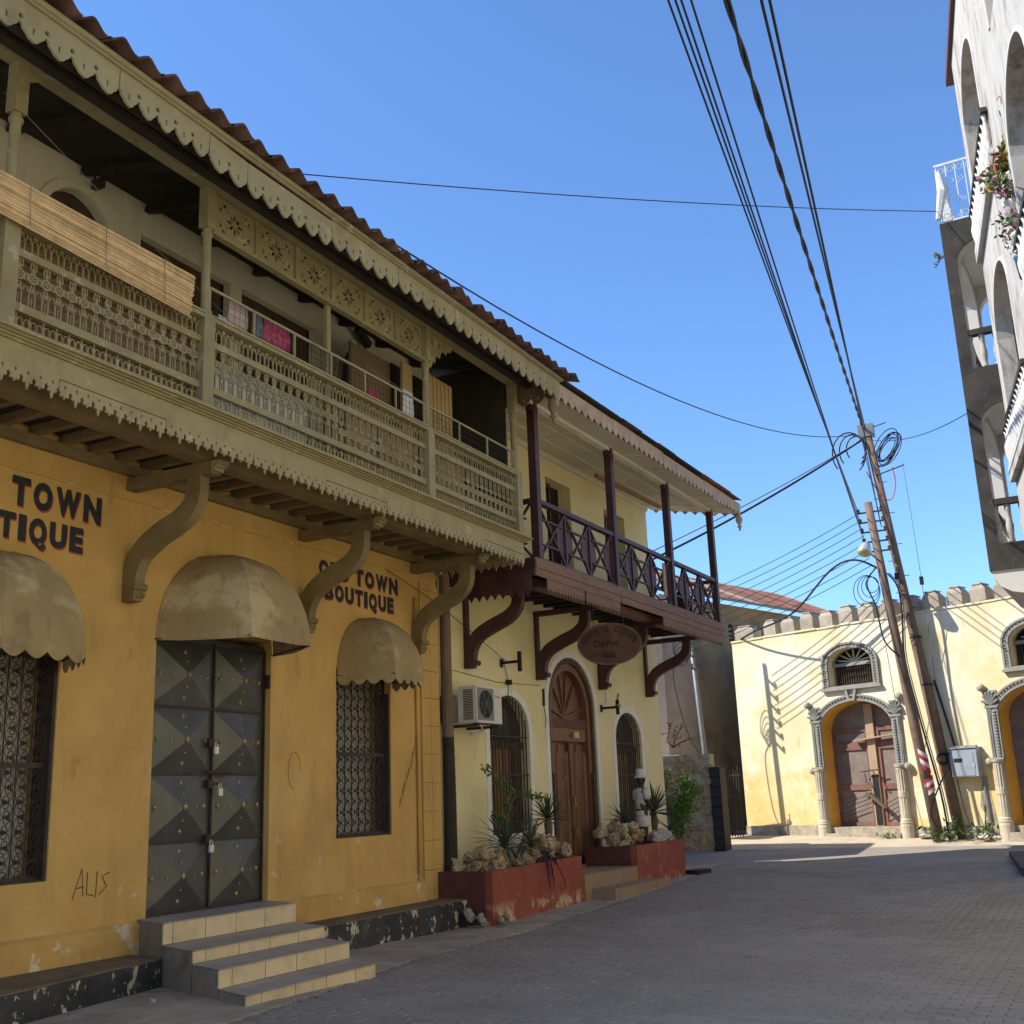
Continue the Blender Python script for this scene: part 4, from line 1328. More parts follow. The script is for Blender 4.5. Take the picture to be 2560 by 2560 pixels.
MB().bx(4.06, 5.58, .085, .20, 2.865, 3.02).build('carved_lintel_band', mat('carved_band', (0.13, 0.06, 0.04), 0.6, 0.3, 30, 0.9, 28, bdist=.03), dr)
for a in (12, 50, 78, 102, 130, 168):
    b = MB().beam((4.82, .185, 3.06), (4.82 + .72 * math.cos(R(a)), .185, 3.06 + .82 * math.sin(R(a))), .035, .05, (0, 1, 0))
    b.build('fan_rib', teak, dr)
bo = MB().lathe([(.13, -.03), (.13, .0), (.08, .03), (.02, .04)], (0, 0, 0), 12).build('fan_boss', teak, dr)
bo.location = (4.82, .17, 3.03)
bo.rotation_euler = (R(90), 0, 0)
for i, x in enumerate((4.08, 4.45, 4.84, 5.21)):
    wd_ = .34
    MB().plate([(x + .02, .50), (x + wd_ - .02, .50), (x + wd_ - .02, 2.56), (x + .02, 2.56)], t=.03, o=(0, .165, 0)).build('door_plank', teak, dr)
    b = MB()
    xa = x + wd_ - .05
    b.add([(xa, .163, .52), (xa + .05, .163, .52), (xa + .05, .12, .55), (xa, .155, .55), (xa, .163, 2.50), (xa + .05, .163, 2.44), (xa + .05, .12, 2.40), (xa, .155, 2.46)],
          [(0, 1, 2, 3), (3, 2, 6, 7), (7, 6, 5, 4), (0, 3, 7, 4), (1, 5, 6, 2)])
    b.build('door_flute', teak, dr)
MB().bx(4.79, 4.85, .10, .165, .48, 2.60).build('centre_post', brown_in, dr)
for x in (3.93, 5.62):
    MB().bx(x, x + .10, .0, .058, .43, 2.05).build('half_shutter', brown_in, dr)
MB().bx(5.06, 5.26, .092, .099, 2.69, 2.80).build('number_plate', yellow_plate, dr)
text_mesh('63', 4.86, 4.97, 2.68, 2.80, .096, 'number', sign_ink, dr)
b = MB()
for x, z in ((4.62, 1.96), (5.18, 1.96), (5.0, 1.50), (5.02, .98)):
    b.bx(x - .014, x + .014, .10, .16, z - .02, z + .02)
b.bx(4.94, 4.98, .09, .15, 1.45, 1.62).bx(4.97, 5.0, .09, .15, .93, 1.08)
b.build('brass_fitting', brass, dr)
# upper doors with louvres
for x0, x1, zt in ((4.14, 5.22, 7.56), (6.83, 7.92, 7.48)):
    d_ = MB().bx(x0, x1, .27, .30, 5.12, zt).build('balcony_door', dark_in, B2)
    MB().bx(x0, x0 + .06, .18, .26, 5.12, zt).bx(x0 + .5, x0 + .56, .18, .26, 5.12, zt).bx(x0, x0 + .56, .181, .259, zt - .1, zt - .002).build('louvre_frame', maroon, d_)
    b = MB()
    for k in range(26):
        z = 5.2 + k * .085
        b.obox((x0 + .28, .22, z), (.44, .07, .012), (R(-35), 0, 0))
    b.build('louvre', maroon, d_)
# brackets
proto2 = None
for x in (1.0, 3.45, 6.10, 8.55):
    if proto2 is None:
        b = MB()
        pts = smooth_path([(0, -.10, 3.72), (0, -.13, 3.95), (0, -.26, 4.14), (0, -.52, 4.27), (0, -.80, 4.38), (0, -.97, 4.54), (0, -1.0, 4.78)], 3)
        b.ribbon(pts, .12, [.16 + .05 * math.sin(math.pi * i / (len(pts) - 1)) for i in range(len(pts))])
        b.bx(-.06, .06, -.17, -.003, 3.64, 3.74).tube([(-.075, -.20, 3.72), (.075, -.20, 3.72)], .045, 8)
        p0 = b.build('bracket', maroon, B2)
        p1 = MB().bx(-.05, .05, -.065, -.004, 3.70, 4.765).build('bracket_strut', maroon, p0)
        p2 = MB().bx(-.055, .055, -1.26, .02, 4.765, 4.855).bx(-.055, .055, -1.33, -1.26, 4.80, 4.854).build('bracket_arm', maroon, p0)
        p0.location = (x, 0, 0)
        proto2 = (p0, p1, p2)
    else:
        n_ = clone(proto2[0], B2, (x, 0, 0))
        clone(proto2[1], n_)
        clone(proto2[2], n_)
MB().bx(.5, 9.3, -1.20, -1.0, 4.857, 4.985).build('balcony_beam', fascia_br, B2)
x = .62
while x < 9.2:
    MB().bx(x, x + .07, -1.56, -.003, 4.986, 5.06).build('joist', dark_board, B2)
    x += .40
for k in range(10):
    MB().bx(.50, 9.28, -1.565 + k * .156, -1.565 + k * .156 + .15, 5.062, 5.095).build('floor_board', dark_board, B2)
for k, (z0, z1, y) in enumerate(((4.87, 4.985, -1.60), (4.989, 5.085, -1.612), (5.089, 5.15, -1.60))):
    MB().bx(.47, 9.28, y, y + .03, z0, z1).build('fascia_plank', fascia_br, B2)
    MB().bx(.465 - (.012 if k == 1 else 0), .49, -1.56, -.02, z0, z1).build('fascia_plank', maroon, B2)
for (x0, x1) in ((.86, 2.20), (2.26, 3.66), (5.72, 7.35), (7.38, 9.20)):
    o_, h_ = lace_board(x0, x1, .10, 'tooth')
    MB().plate(o_, h_, t=.018, o=(0, -1.585, 4.872)).build('lace_trim', fascia_br, B2)
o_, h_ = lace_board(-1.5, -.1, .14, 'tulip')
MB().plate(o_, h_, t=.018, o=(.47, 0, 4.872), U=(0, 1, 0), Nn=(1, 0, 0)).build('lace_trim', maroon, B2)
# posts, rails and crossed balustrade
PX = (.71, 3.68, 6.48, 9.19)
YQ = -1.52
for x in PX:
    MB().bx(x - .065, x + .065, YQ - .065, YQ + .065, 5.151, 7.72).bx(x - .13, x + .13, YQ - .045, YQ + .045, 7.55, 7.70).build('balcony_post', maroon, B2)
MB().bx(.65, 9.25, YQ - .05, YQ + .05, 6.05, 6.12).build('hand_rail', maroon, B2)
MB().bx(.65, 9.25, YQ - .035, YQ + .035, 5.152, 5.19).build('foot_rail', maroon, B2)


def balustrade(xa, xb, n, yconst=None, xconst=None):
    u = (xb - xa) / n
    for i in range(n):
        a, c = xa + i * u, xa + (i + 1) * u
        m_ = (a + c) / 2
        P = (lambda s_, z: (s_, YQ, z)) if xconst is None else (lambda s_, z: (xconst, s_, z))
        wd = (0, 1, 0) if xconst is None else (1, 0, 0)
        b = MB()
        z0, z1 = 5.192, 6.048
        for (s0, q0, s1, q1) in ((a, z0, c - .02, z1), (a, z1, c - .02, z0)):
            b.beam(P(s0, q0), P(s1, q1), .03, .04, wd)
        b.beam(P(a + u * .12, 5.82), P(c - u * .12, 5.82), .028, .04, wd)
        b.beam(P(a + u * .12, 5.42), P(c - u * .12, 5.42), .028, .04, wd)
        b.build('crossed_brace', maroon, B2)
        # lozenge board between two crosses
        hw = u * .30
        o2 = [(c - hw * .12, z0), (c + hw * .12, z0), (c + hw, 5.50), (c + hw, 5.74), (c + hw * .3, z1), (c - hw * .3, z1), (c - hw, 5.74), (c - hw, 5.50)]
        if i < n - 1:
            MB().plate(o2, t=.022, o=(0, YQ + .012, 0) if xconst is None else (xconst + .012, 0, 0), U=(1, 0, 0) if xconst is None else (0, 1, 0),
                       Nn=(0, 1, 0) if xconst is None else (1, 0, 0)).build('lozenge_board', maroon, B2)
            MB().beam(P(c, z0), P(c, z1), .04, .035, wd).build('baluster', maroon, B2)


balustrade(.78, 9.12, 9)
balustrade(-1.45, -.02, 2, xconst=.66)
balustrade(-1.45, -.02, 2, xconst=9.20)
for xq in (.66, 9.20):
    MB().bx(xq - .04, xq + .04, -1.46, -.003, 6.05, 6.12).build('hand_rail', maroon, B2)
MB().bx(5.92, 6.02, YQ - .06, YQ - .035, 5.30, 5.95).build('pale_board', plank_tan, B2)
# roof: boarded ceiling, fascia, corrugated sheets
cz2 = lambda y: 8.02 + y * .205
MB().add([(.2, -.002, cz2(0)), (9.6, -.002, cz2(0)), (9.6, -2.08, cz2(-2.08)), (.2, -2.08, cz2(-2.08))], [(0, 1, 2, 3)]).build('ceiling', ceil_w, B2)
for i in range(8):
    x = .6 + i * 1.17
    MB().beam((x, -.01, cz2(0) - .008), (x, -2.06, cz2(-2.06) - .008), .03, .014).build('ceiling_batten', ceil_w, B2)
for y in (-.55, -1.05):
    MB().beam((.3, y, cz2(y) - .008), (9.55, y, cz2(y) - .008), .05, .016).build('ceiling_batten', ceil_w, B2)
MB().beam((.3, -1.52, cz2(-1.52) - .035), (9.55, -1.52, cz2(-1.52) - .035), .12, .07).build('wall_plate', ceil_w, B2)
MB().beam((.05, -.03, cz2(0) - .06), (9.24, -.03, cz2(0) - .06), .05, .10).build('cornice', ceil_w, B2)
MB().tube([(4.5, -.9, 7.50), (7.5, -1.0, 7.50)], .045, 10).build('curtain_pole', teak_lt, B2)
for i, (x0, x1, dz) in enumerate(((.35, 2.55, 0), (2.56, 4.9, .01), (4.91, 7.2, -.01), (7.21, 9.62, .0))):
    o_, h_ = lace_board(x0, x1, .235, 'tulip')
    MB().plate(o_, h_, t=.02, o=(0, -2.115, 7.83 + dz)).build('scalloped_fascia', eave_pk, B2)
for xq, yy in ((9.60, -2.1), (.33, -2.1)):
    o_, h_ = lace_board(yy, -.0, .235, 'tulip')
    o_ = [(a, c + (a + 2.1) * .205) for a, c in o_]
    h_ = [[(a, c + (a + 2.1) * .205) for a, c in q] for q in h_]
    MB().plate(o_, h_, t=.02, o=(xq, 0, 7.82), U=(0, 1, 0), Nn=(1, 0, 0)).build('scalloped_fascia', eave_pk, B2)
fin = MB().lathe([(.02, .0), (.06, -.02), (.045, -.05), (.075, -.11), (.08, -.16), (.05, -.22), (.025, -.27), (.055, -.29), (.055, -.305), (.02, -.33), (.03, -.36), (.005, -.40)], (0, 0, 0), 10).build('finial', eave_pk, B2, True)
fin.location = (9.56, -2.08, 7.60)
clone(fin, B2, (.36, -2.08, 7.60))
rz2 = lambda y: 7.88 + (y + 2.2) * .235
xq = .28
k = 0
while xq < 9.3:
    b = MB()
    vs = []
    nn = 22
    for yy in (-2.22 + random.uniform(-.02, .02), .9):
        for i in range(nn + 1):
            vs.append((xq + .86 * i / nn, yy, rz2(yy) + .014 * math.sin(i * math.pi * 2 / 2.0 + .7) + (.004 if k % 2 else 0)))
    nn1 = nn + 1
    b.add(vs, [(i, i + 1, nn1 + i + 1, nn1 + i) for i in range(nn)])
    b.build('roof_sheet', grey_sheet if k < 8 else rust_sheet, B2)
    xq += .84
    k += 1
# small wall things that belong to the house
b = MB()
b.bx(3.62, 3.66, -.03, -.002, 3.2, 3.5).tube([(3.64, -.02, 3.5), (3.6, -.03, 3.2), (3.66, -.04, 2.95), (3.62, -.03, 2.82)], .006, 5)
b.build('loose_cable', cable_m, B2)
b = MB()
b.tube([(2.2, -.02, 3.9), (2.35, -.03, 3.5), (2.3, -.02, 3.2)], .006, 5).tube([(6.4, -.02, 4.7), (6.36, -.015, 3.4)], .004, 4).tube([(0.1, -.02, 3.62), (2, -.02, 3.5), (3.5, -.02, 3.55)], .004, 4)
b.lathe([(.05, -.04), (.06, 0), (.05, .04)], (2.32, -.05, 3.52), 8)
b.build('wall_cable', cable_m, B2)

# wall-mounted condenser
OFF = Vector((0, 0, 0))
AC = thing('air_conditioner', 'dirty white air conditioner box mounted beside the arched window', 'air conditioner', w2(.35, 0, 2.75), A2)
MB().bx(0, .77, -.56, -.24, 0, .55).build('casing', ac_white, AC)
b = MB()
for k in range(19):
    z = .05 + k * .024
    b.bx(-.006, -.001, -.50, -.33, z, z + .013)
b.build('side_grille', black_m, AC)
for q in range(1):
    b = MB()
    b.plate([(.03, .04), (.50, .04), (.50, .52), (.03, .52)], [[(.265 + .215 * math.cos(R(t)), .28 + .215 * math.sin(R(t))) for t in range(0, 360, 20)]], t=.012, o=(0, -.573, 0))
    b.build('fan_surround', mat('grey_plastic', (0.20, 0.185, 0.16), 0.5, 0.2, 3, 0.1, 40), AC)
b = MB()
b.plate([(.265 + .212 * math.cos(R(t)), .28 + .212 * math.sin(R(t))) for t in range(0, 360, 20)], t=.004, o=(0, -.565, 0))
b.build('fan_recess', black_m, AC)
b = MB()
for rr_ in (.05, .10, .15, .20):
    b.tube([(.265 + rr_ * math.cos(R(t)), -.572, .28 + rr_ * math.sin(R(t))) for t in range(0, 360, 20)], .003, 4, True)
for a in range(0, 360, 60):
    b.beam((.265, -.567, .28), (.265 + .2 * math.cos(R(a)), -.567, .28 + .2 * math.sin(R(a))), .004, .05, (0, 1, 0))
b.build('fan_guard', grey_metal, AC)
text_mesh('Ramtons', .57, .73, .395, .43, -.5625, 'red_print', ac_red, AC, bold=.01)
MB().bx(-.02, .05, -.58, 0, -.06, -.02).bx(.62, .69, -.58, 0, -.06, -.02).bx(0, .77, -.56, -.5, -.02, -.003).build('mounting_bracket', iron, AC)
MB().tube(smooth_path([(.77, -.35, .12), (.86, -.3, .10), (.9, -.2, -.02), (.84, -.1, -.1), (.7, -.05, -.12)], 4), .022, 7).tube(smooth_path([(.4, -.4, -.03), (.45, -.4, -.10), (.6, -.35, -.12), (.7, -.2, -.08), (.72, -.1, -.4), (.75, -.05, -.5)], 4), .011, 6).build('pipe', white_band, AC)
MB().bx(-.16, -.02, -.22, -.0, .02, .42).build('meter_box', mat('grey_green_box', (0.13, 0.135, 0.11), 0.7), AC)

# wall lamps
for x, z, h_, lab in ((2.15, 3.83, .33, 'black T shaped wall lamp above the air conditioner'), (6.12, 3.28, .28, 'black wall lamp with upright holder right of the carved door')):
    L_ = thing('wall_lamp', lab, 'lamp', w2(x, 0, z), A2)
    MB().bx(-.04, .04, -.02, -.003, -.07, .07).build('wall_plate', black_m, L_)
    MB().bx(-.02, .02, -.33, -.02, -.02, .025).build('arm', black_m, L_)
    MB().bx(-.028, .028, -.385, -.33, -h_ / 2, h_ / 2).build('holder', black_m, L_)
    if x > 5:
        MB().tube([(0, -.36, .14), (.02, -.38, .26)], .02, 6).bx(-.08, .08, -.40, -.34, .02, .05).build('lamp_tube', grey_metal, L_)

# oval hanging board
SG = thing('oval_sign', 'dark wooden oval sign board hung under the maroon balcony', 'sign', (17.62, -1.57, 4.09), R(-66))
MB().plate([(.52 * math.cos(R(t)), .335 * math.sin(R(t))) for t in range(0, 360, 10)], t=.03).build('board', sign_wood, SG)
MB().plate([(.545 * math.cos(R(t)), .355 * math.sin(R(t))) for t in range(0, 360, 10)], [[(.515 * math.cos(R(t)), .33 * math.sin(R(t))) for t in range(0, 360, 10)]], t=.05, o=(0, -.008, 0)).build('rim', mat('worn_rim', (0.13, 0.085, 0.065), 0.8, 0.3, 8), SG)
text_mesh('Old Port', -.27, .16, -.05, .07, -.006, 'lettering', sign_ink, SG, bold=.02)
text_mesh('Nara', -.14, .09, -.24, -.12, -.006, 'lettering', sign_ink, SG, bold=.02)
arc_txt = "CANDOR'S CUISINE"
for i, ch in enumerate(arc_txt):
    if ch == ' ':
        continue
    a = 172 - i * (164 / (len(arc_txt) - 1))
    cx, cz = .43 * math.cos(R(a)), .245 * math.sin(R(a))
    hw, hh_ = .026, .045
    tl = R(a - 90) * .7
    fr_ = lambda u_, v_, y_, cx=cx, cz=cz, tl=tl: (cx + u_ * math.cos(tl) - v_ * math.sin(tl), y_, cz + u_ * math.sin(tl) + v_ * math.cos(tl))
    text_mesh(ch, -hw * (.4 if ch in "I'" else 1), hw * (.4 if ch in "I'" else 1), -hh_ * (0 if ch == "'" else 1), hh_, -.006, 'lettering', sign_ink, SG, bold=.02, frame=fr_)
MB().tube([(.25, .015, .30), (.25, .015, .80)], .007, 5).build('hanger', iron, SG)
MB().tube([(-.25, .015, .30), (-.25, .015, .80)], .007, 5).build('hanger', iron, SG)

# old timber post in the gap between the two houses
TP = thing('timber_post', 'old timber post standing in the gap between yellow and cream house', 'post', (14.77, -.06, 0))
MB().tube([(0, 0, -.12), (.01, .0, 1.6), (0, 0, 2.55)], [.10, .095, .09], 10).build('lower_shaft', dark_board, TP, off=(0, 0, 0))
MB().tube([(0, 0, 2.55), (-.01, 0, 3.6), (-.01, 0, 5.0)], [.088, .085, .08], 10).build('upper_shaft', pole_wood, TP, off=(0, 0, 0))
b = MB()
for k in range(26):
    z = .1 + k * .09
    b.tube([(-.085, -.085, z), (.06, -.095, z + random.uniform(-.05, .05))], .003, 4)
b.build('wire_lashing', iron, TP, off=(0, 0, 0))
# wire from the corner of the yellow house to the lamp
tag(MB().tube(smooth_path([(13.2, -.03, 4.85), (14.4, -.2, 4.45), w2(2.15, -.1, 3.85)], 4), .006, 5).build('thin_wire', cable_m), 'thin wire running from the yellow wall to the wall lamp', 'wire')

# planters, steps
OFF = Vector((0, 0, 0))


def planter(x0, x1, y0, zt0, zt1, zb, lab, stepx=None):
    P = thing('planter', lab, 'planter', w2((x0 + x1) / 2, y0 / 2, zb), A2, 'red planters beside the carved door')
    o3 = Vector(((x0 + x1) / 2, y0 / 2, zb))
    t = .12
    b = MB()
    b.plate([(x0, zb - .1), (x1, zb - .1), (x1, zt1), (x0, zt0)], t=t, o=(0, y0, 0)).build('front_wall', planter_red, P, off=o3)
    for x in (x0, x1 - t):
        zz = zt0 if x == x0 else zt1
        MB().bx(x, x + t, y0 + t + .001, -.03, zb - .1, zz - .004).build('side_wall', mat('dark_red_end', (0.10, 0.035, 0.03), 0.7, 0.2, 3, 0.3, 50, [S((0.20, 0.10, 0.08), 3, 0.55, 0.75, 0.5)]) if x == x0 else planter_red, P, off=o3)  # near end wall takes a darker red than the front
    MB().bx(x0 + t, x1 - t, y0 + t, -.02, zb - .1, min(zt0, zt1) - .07).build('soil', soil, P, off=o3)
    return P


planter(-.15, 2.75, -1.02, .66, .70, .02, 'long red planter with rocks left of the carved door')
planter(4.98, 7.35, -1.05, .735, .745, .10, 'shorter red planter with statue right of the carved door')
DS = thing('door_steps', 'rust stained concrete steps in front of the carved door', 'steps', w2(3.9, -.8, 0), A2)
o3 = Vector((3.9, -.8, 0))
for a in ((2.78, 4.96, -1.05, -.03, -.1, .40), (3.05, 5.40, -1.45, -1.055, -.1, .17), (3.80, 5.84, -.03, .34, -.1, .43)):
    MB().bx(*a).build('step', step2_m, DS, off=o3)
# broken masonry stub at the near planter
# rocks
def rock_mesh(seed, m):
    r_ = random.Random(seed)
    bpy_me = bpy.data.meshes.new('rock')
    import bmesh
    q = bmesh.new()
    bmesh.ops.create_icosphere(q, subdivisions=3, radius=1)
    from mathutils import noise as mnoise
    offs = [(Vector((r_.uniform(-1, 1), r_.uniform(-1, 1), r_.uniform(-1, 1))).normalized(), r_.uniform(.25, .8)) for _ in range(9)]
    for v in q.verts:
        d = v.co.normalized()
        s_ = 1
        for n_, h_ in offs:
            k_ = d.dot(n_)
            if k_ > h_:
                s_ = min(s_, h_ / k_ + .12)
        v.co = d * s_ * (1 + .30 * mnoise.noise(d * 2.2 + Vector((seed, 0, 0))) + .22 * mnoise.noise(d * 5.5 + Vector((0, seed, 0))) + r_.uniform(-.05, .05))
    q.to_mesh(bpy_me)
    q.free()
    bpy_me.materials.append(m)
    return bpy_me


RK = [rock_mesh(s_, coral) for s_ in range(5)]
RKW = [rock_mesh(s_ + 20, coral_w) for s_ in range(2)]
rng2 = random.Random(11)
spots = []
for k in range(40):
    x = .05 + rng2.random() * 2.1
    spots.append((x, -.85 + rng2.random() * .55, .66 + rng2.random() * .20, rng2.uniform(.09, .17), 'left'))
for k in range(22):
    x = 1.75 + rng2.random() * .95
    y = -.85 + rng2.random() * .55
    spots.append((x, y, .72 + .34 * max(0, 1 - abs(x - 2.2) / .6) * rng2.uniform(.4, 1), rng2.uniform(.11, .20), 'left'))
for k in range(20):
    x = 5.05 + rng2.random() * .95
    y = -.82 + rng2.random() * .6
    spots.append((x, y, .78 + .34 * max(0, 1 - abs(x - 5.55) / .6) * rng2.uniform(.3, 1), rng2.uniform(.11, .19), 'right'))
for k, (x, y, z, s_, side) in enumerate(spots):
    o = bpy.data.objects.new('rock', RK[k % 5])
    COL.objects.link(o)
    o.location = w2(x, y, z)
    o.rotation_euler = (rng2.uniform(0, 3), rng2.uniform(0, 3), rng2.uniform(0, 3))
    o.scale = (s_, s_ * rng2.uniform(.7, 1), s_ * rng2.uniform(.7, 1))
    tag(o, 'rough tan coral rock heaped in the long planter left of the door' if side == 'left' else 'rough tan coral rock heaped under the small agave in the shorter planter', 'rock',
        'coral rocks in the long planter' if side == 'left' else 'coral rocks in the shorter planter')
for k, (x, y, z, s_) in enumerate(((6.95, -.72, .82, .24), (6.72, -.80, .76, .14), (7.16, -.82, .74, .15))):
    o = bpy.data.objects.new('rock', RKW[k % 2])
    COL.objects.link(o)
    o.location = w2(x, y, z)
    o.scale = (s_, s_, s_ * .8)
    o.rotation_euler = (0, 0, k)
    tag(o, ('large pale grey rock under the yucca at the planter end', 'small pale grey rock left of the large one', 'small pale grey rock at the planter corner')[k], 'rock')


RKC = [rock_mesh(s_ + 40, concrete) for s_ in range(2)]
for k, (x, y, z, s_) in enumerate(((-.30, -.92, .03, .11), (-.08, -1.08, .0, .07), (-.36, -.75, .10, .12), (.12, -1.10, .03, .06))):
    o = bpy.data.objects.new('masonry_lump', RKC[k % 2])
    COL.objects.link(o)
    o.location, o.scale, o.rotation_euler = w2(x, y, z), (s_, s_ * .8, s_ * .9), (.3 * k, .2, k * 1.3)
    tag(o, ('large broken concrete lump at the near planter corner', 'small concrete lump lying below the near planter corner', 'concrete lump wedged between plinth and planter', 'small mortar lump at the foot of the long planter')[k], 'rubble')
# agaves and yuccas: trunk and single leaves
def leaf_mesh(l, wd, droop, name='leaf', m=agave_m):
    b = MB()
    n = 6
    vs = []
    for i in range(n + 1):
        t = i / n
        w_ = wd * (.55 + .9 * t) * (1 - t) ** .55 if t < 1 else 0
        x = l * t
        z = -droop * l * t * t
        vs += [(x, -w_, z + w_ * .45), (x, 0, z), (x, w_, z + w_ * .45)]
    fs = []
    for i in range(n):
        for j in range(2):
            fs.append((i * 3 + j, (i + 1) * 3 + j, (i + 1) * 3 + j + 1, i * 3 + j + 1))
    return b.add(vs, fs)


def rosette(name, lab, loc, n, l, wd, droop, th, e0, e1, seed, m=agave_m, cat='plant'):
    r_ = random.Random(seed)
    P = thing(name, lab, cat, loc, 0)
    if th > 0:
        MB().tube([(0, 0, -.05), (.01, 0, th * .5), (0, 0, th)], [.06, .07, .05], 8).build('trunk', bark, P, off=(0, 0, 0))
    kinds = [leaf_mesh(l, wd, d_).build('leaf', m, P, off=(0, 0, 0)) for d_ in (droop * .3, droop, droop * 1.7)]
    for k in range(n):
        t = k / n
        src = kinds[0 if t > .66 else (1 if t > .33 else 2)]
        o = src if src.get('u') is None else clone(src, P)
        src['u'] = 1
        s_ = r_.uniform(.75, 1.08)
        o.scale = (s_, s_, s_)
        o.location = (0, 0, max(th, 0) - .03 + t * .05)
        o.rotation_euler = (r_.uniform(-.2, .2), -R(e0 + (e1 - e0) * t + r_.uniform(-8, 8)), k * 2.39996 + r_.uniform(-.2, .2))
    for s_ in kinds:
        if 'u' in s_:
            del s_['u']
    return P


rosette('agave_plant', 'large spreading agave among the rocks at the left planter end', w2(.95, -.62, .92), 40, .66, .030, .55, .0, 8, 80, 1)
rosette('agave_plant', 'smaller dark agave right of the large spreading one', w2(1.52, -.76, .92), 30, .50, .024, .5, .0, 10, 80, 2)
rosette('yucca_plant', 'spiky yucca on a short trunk left of the carved door', w2(2.55, -.55, 1.06), 48, .45, .026, .12, .24, -8, 84, 3)
rosette('agave_plant', 'small agave on the rocks beside the statue', w2(5.50, -.62, 1.14), 32, .42, .028, .2, .0, 12, 82, 4)
rosette('yucca_plant', 'tall grey green yucca at the far planter end', w2(7.02, -.60, .98), 60, .60, .030, .15, .30, -14, 84, 5)
rosette('yucca_plant', 'low drooping yucca hanging over the far planter corner', w2(7.38, -.75, .82), 24, .42, .035, .6, .1, -30, 50, 6)
rosette('spiderwort_plant', 'purple leaved plant trailing over the long planter edge', w2(1.60, -1.0, .78), 20, .24, .022, 1.3, .0, -20, 50, 7, purple_m)


def leaf_cloud(b, pts, n, rad, s0, s1, r_):
    for _ in range(n):
        c = Vector(r_.choice(pts)) + Vector((r_.gauss(0, rad), r_.gauss(0, rad), r_.gauss(0, rad * .7)))
        a = Vector((r_.uniform(-1, 1), r_.uniform(-1, 1), r_.uniform(-.6, 1))).normalized()
        u_ = a.orthogonal().normalized()
        v_ = a.cross(u_)
        th = r_.uniform(0, 6.28)
        u_, v_ = u_ * math.cos(th) + v_ * math.sin(th), v_ * math.cos(th) - u_ * math.sin(th)
        s_ = r_.uniform(s0, s1)
        b.add([c - u_ * s_, c - v_ * s_ * .45 + a * s_ * .1, c + u_ * s_, c + v_ * s_ * .45 + a * s_ * .1], [(0, 1, 2, 3)])


def shrub(name, lab, loc, stems, n, rad, s0, s1, seed, m):
    r_ = random.Random(seed)
    P = thing(name, lab, 'shrub', loc)
    b = MB()
    tips = []
    for st in stems:
        pth = smooth_path([(0, 0, 0)] + st, 3)
        b.tube(pth, [.018 * (1 - i / len(pth)) + .004 for i in range(len(pth))], 5)
        tips += pth[len(pth) // 2:]
    b.build('stem', bark, P, off=(0, 0, 0))
    c = MB()
    leaf_cloud(c, tips, n, rad, s0, s1, r_)
    stuff(c.build('foliage', m, P, off=(0, 0, 0)))
    return P


shrub('flowering_shrub', 'thin arching green shrub in front of the left arched window', w2(1.15, -.55, .75),
      [[(0, 0, .5), (.1, 0, .75), (-.35, -.05, 1.15), (-.75, -.1, 1.32)], [(.05, 0, .6), (.35, 0, .92), (.75, 0, .95), (1.25, .05, .90)], [(0, 0, .55), (.02, 0, .8), (.1, .0, 1.08)], [(0, 0, .4), (-.2, 0, .62), (-.32, 0, .62)]],
      360, .055, .025, .05, 1, leaf_m)
shrub('feathery_shrub', 'bright green feathery shrub beyond the cream house corner', (24.6, -.18, gz(25)),
      [[(.0, 0, .6), (.05, .0, 1.2), (.1, -.1, 1.85)], [(0, .1, .6), (-.1, .2, 1.1), (-.1, .3, 1.9)], [(0, 0, .7), (.1, -.1, 1.1), (.1, -.32, 1.6)], [(0, 0, .6), (.0, .05, 1.2), (.05, -.2, 1.7)], [(0, 0, .5), (0, .1, .8), (.0, .25, 1.3)], [(0, .05, .8), (0, 0, 1.1), (0, -.1, 1.4)]],
      2600, .095, .02, .05, 2, mat('bright_leaf', (0.10, 0.20, 0.025), 0.55, 0.4, 10, 0.0, 40))
shrub('wall_sapling', 'yellow green sapling sprouting from the mauve wall', (27.9, 1.05, 2.75),
      [[(-.1, -.1, .2), (-.15, -.3, .5)], [(-.1, .1, .2), (-.2, -.1, .65)], [(0, -.3, .15), (-.1, -.7, .2)]], 70, .08, .03, .07, 3, leaf_y)

o = MB().obox(w2(7.75, -1.15, .08), (.55, .30, .14), (0, 0, -.2)).build('drain_opening_block', black_m)  # black block stands in for the dark drain opening
tag(o, 'low black block for the dark drain opening at the end of the shorter planter', 'drain')

# painted statue
SX, SY, SZ = 5.95, -.80, .755
ST2 = thing('statue', 'painted statue of a man in white tunic and flat topped cap on the planter', 'statue', w2(SX, SY, SZ), R(-127))


def loft(rings, n=14):
    b = MB()
    vs = []
    for (cx, cy, cz, rx, ry) in rings:
        for j in range(n):
            a = 2 * math.pi * j / n
            vs.append((cx + rx * math.cos(a), cy + ry * math.sin(a), cz))
    fs = [(i * n + j, i * n + (j + 1) % n, (i + 1) * n + (j + 1) % n, (i + 1) * n + j) for i in range(len(rings) - 1) for j in range(n)]
    fs += [tuple(range(n))[::-1], tuple((len(rings) - 1) * n + j for j in range(n))]
    return b.add(vs, fs)


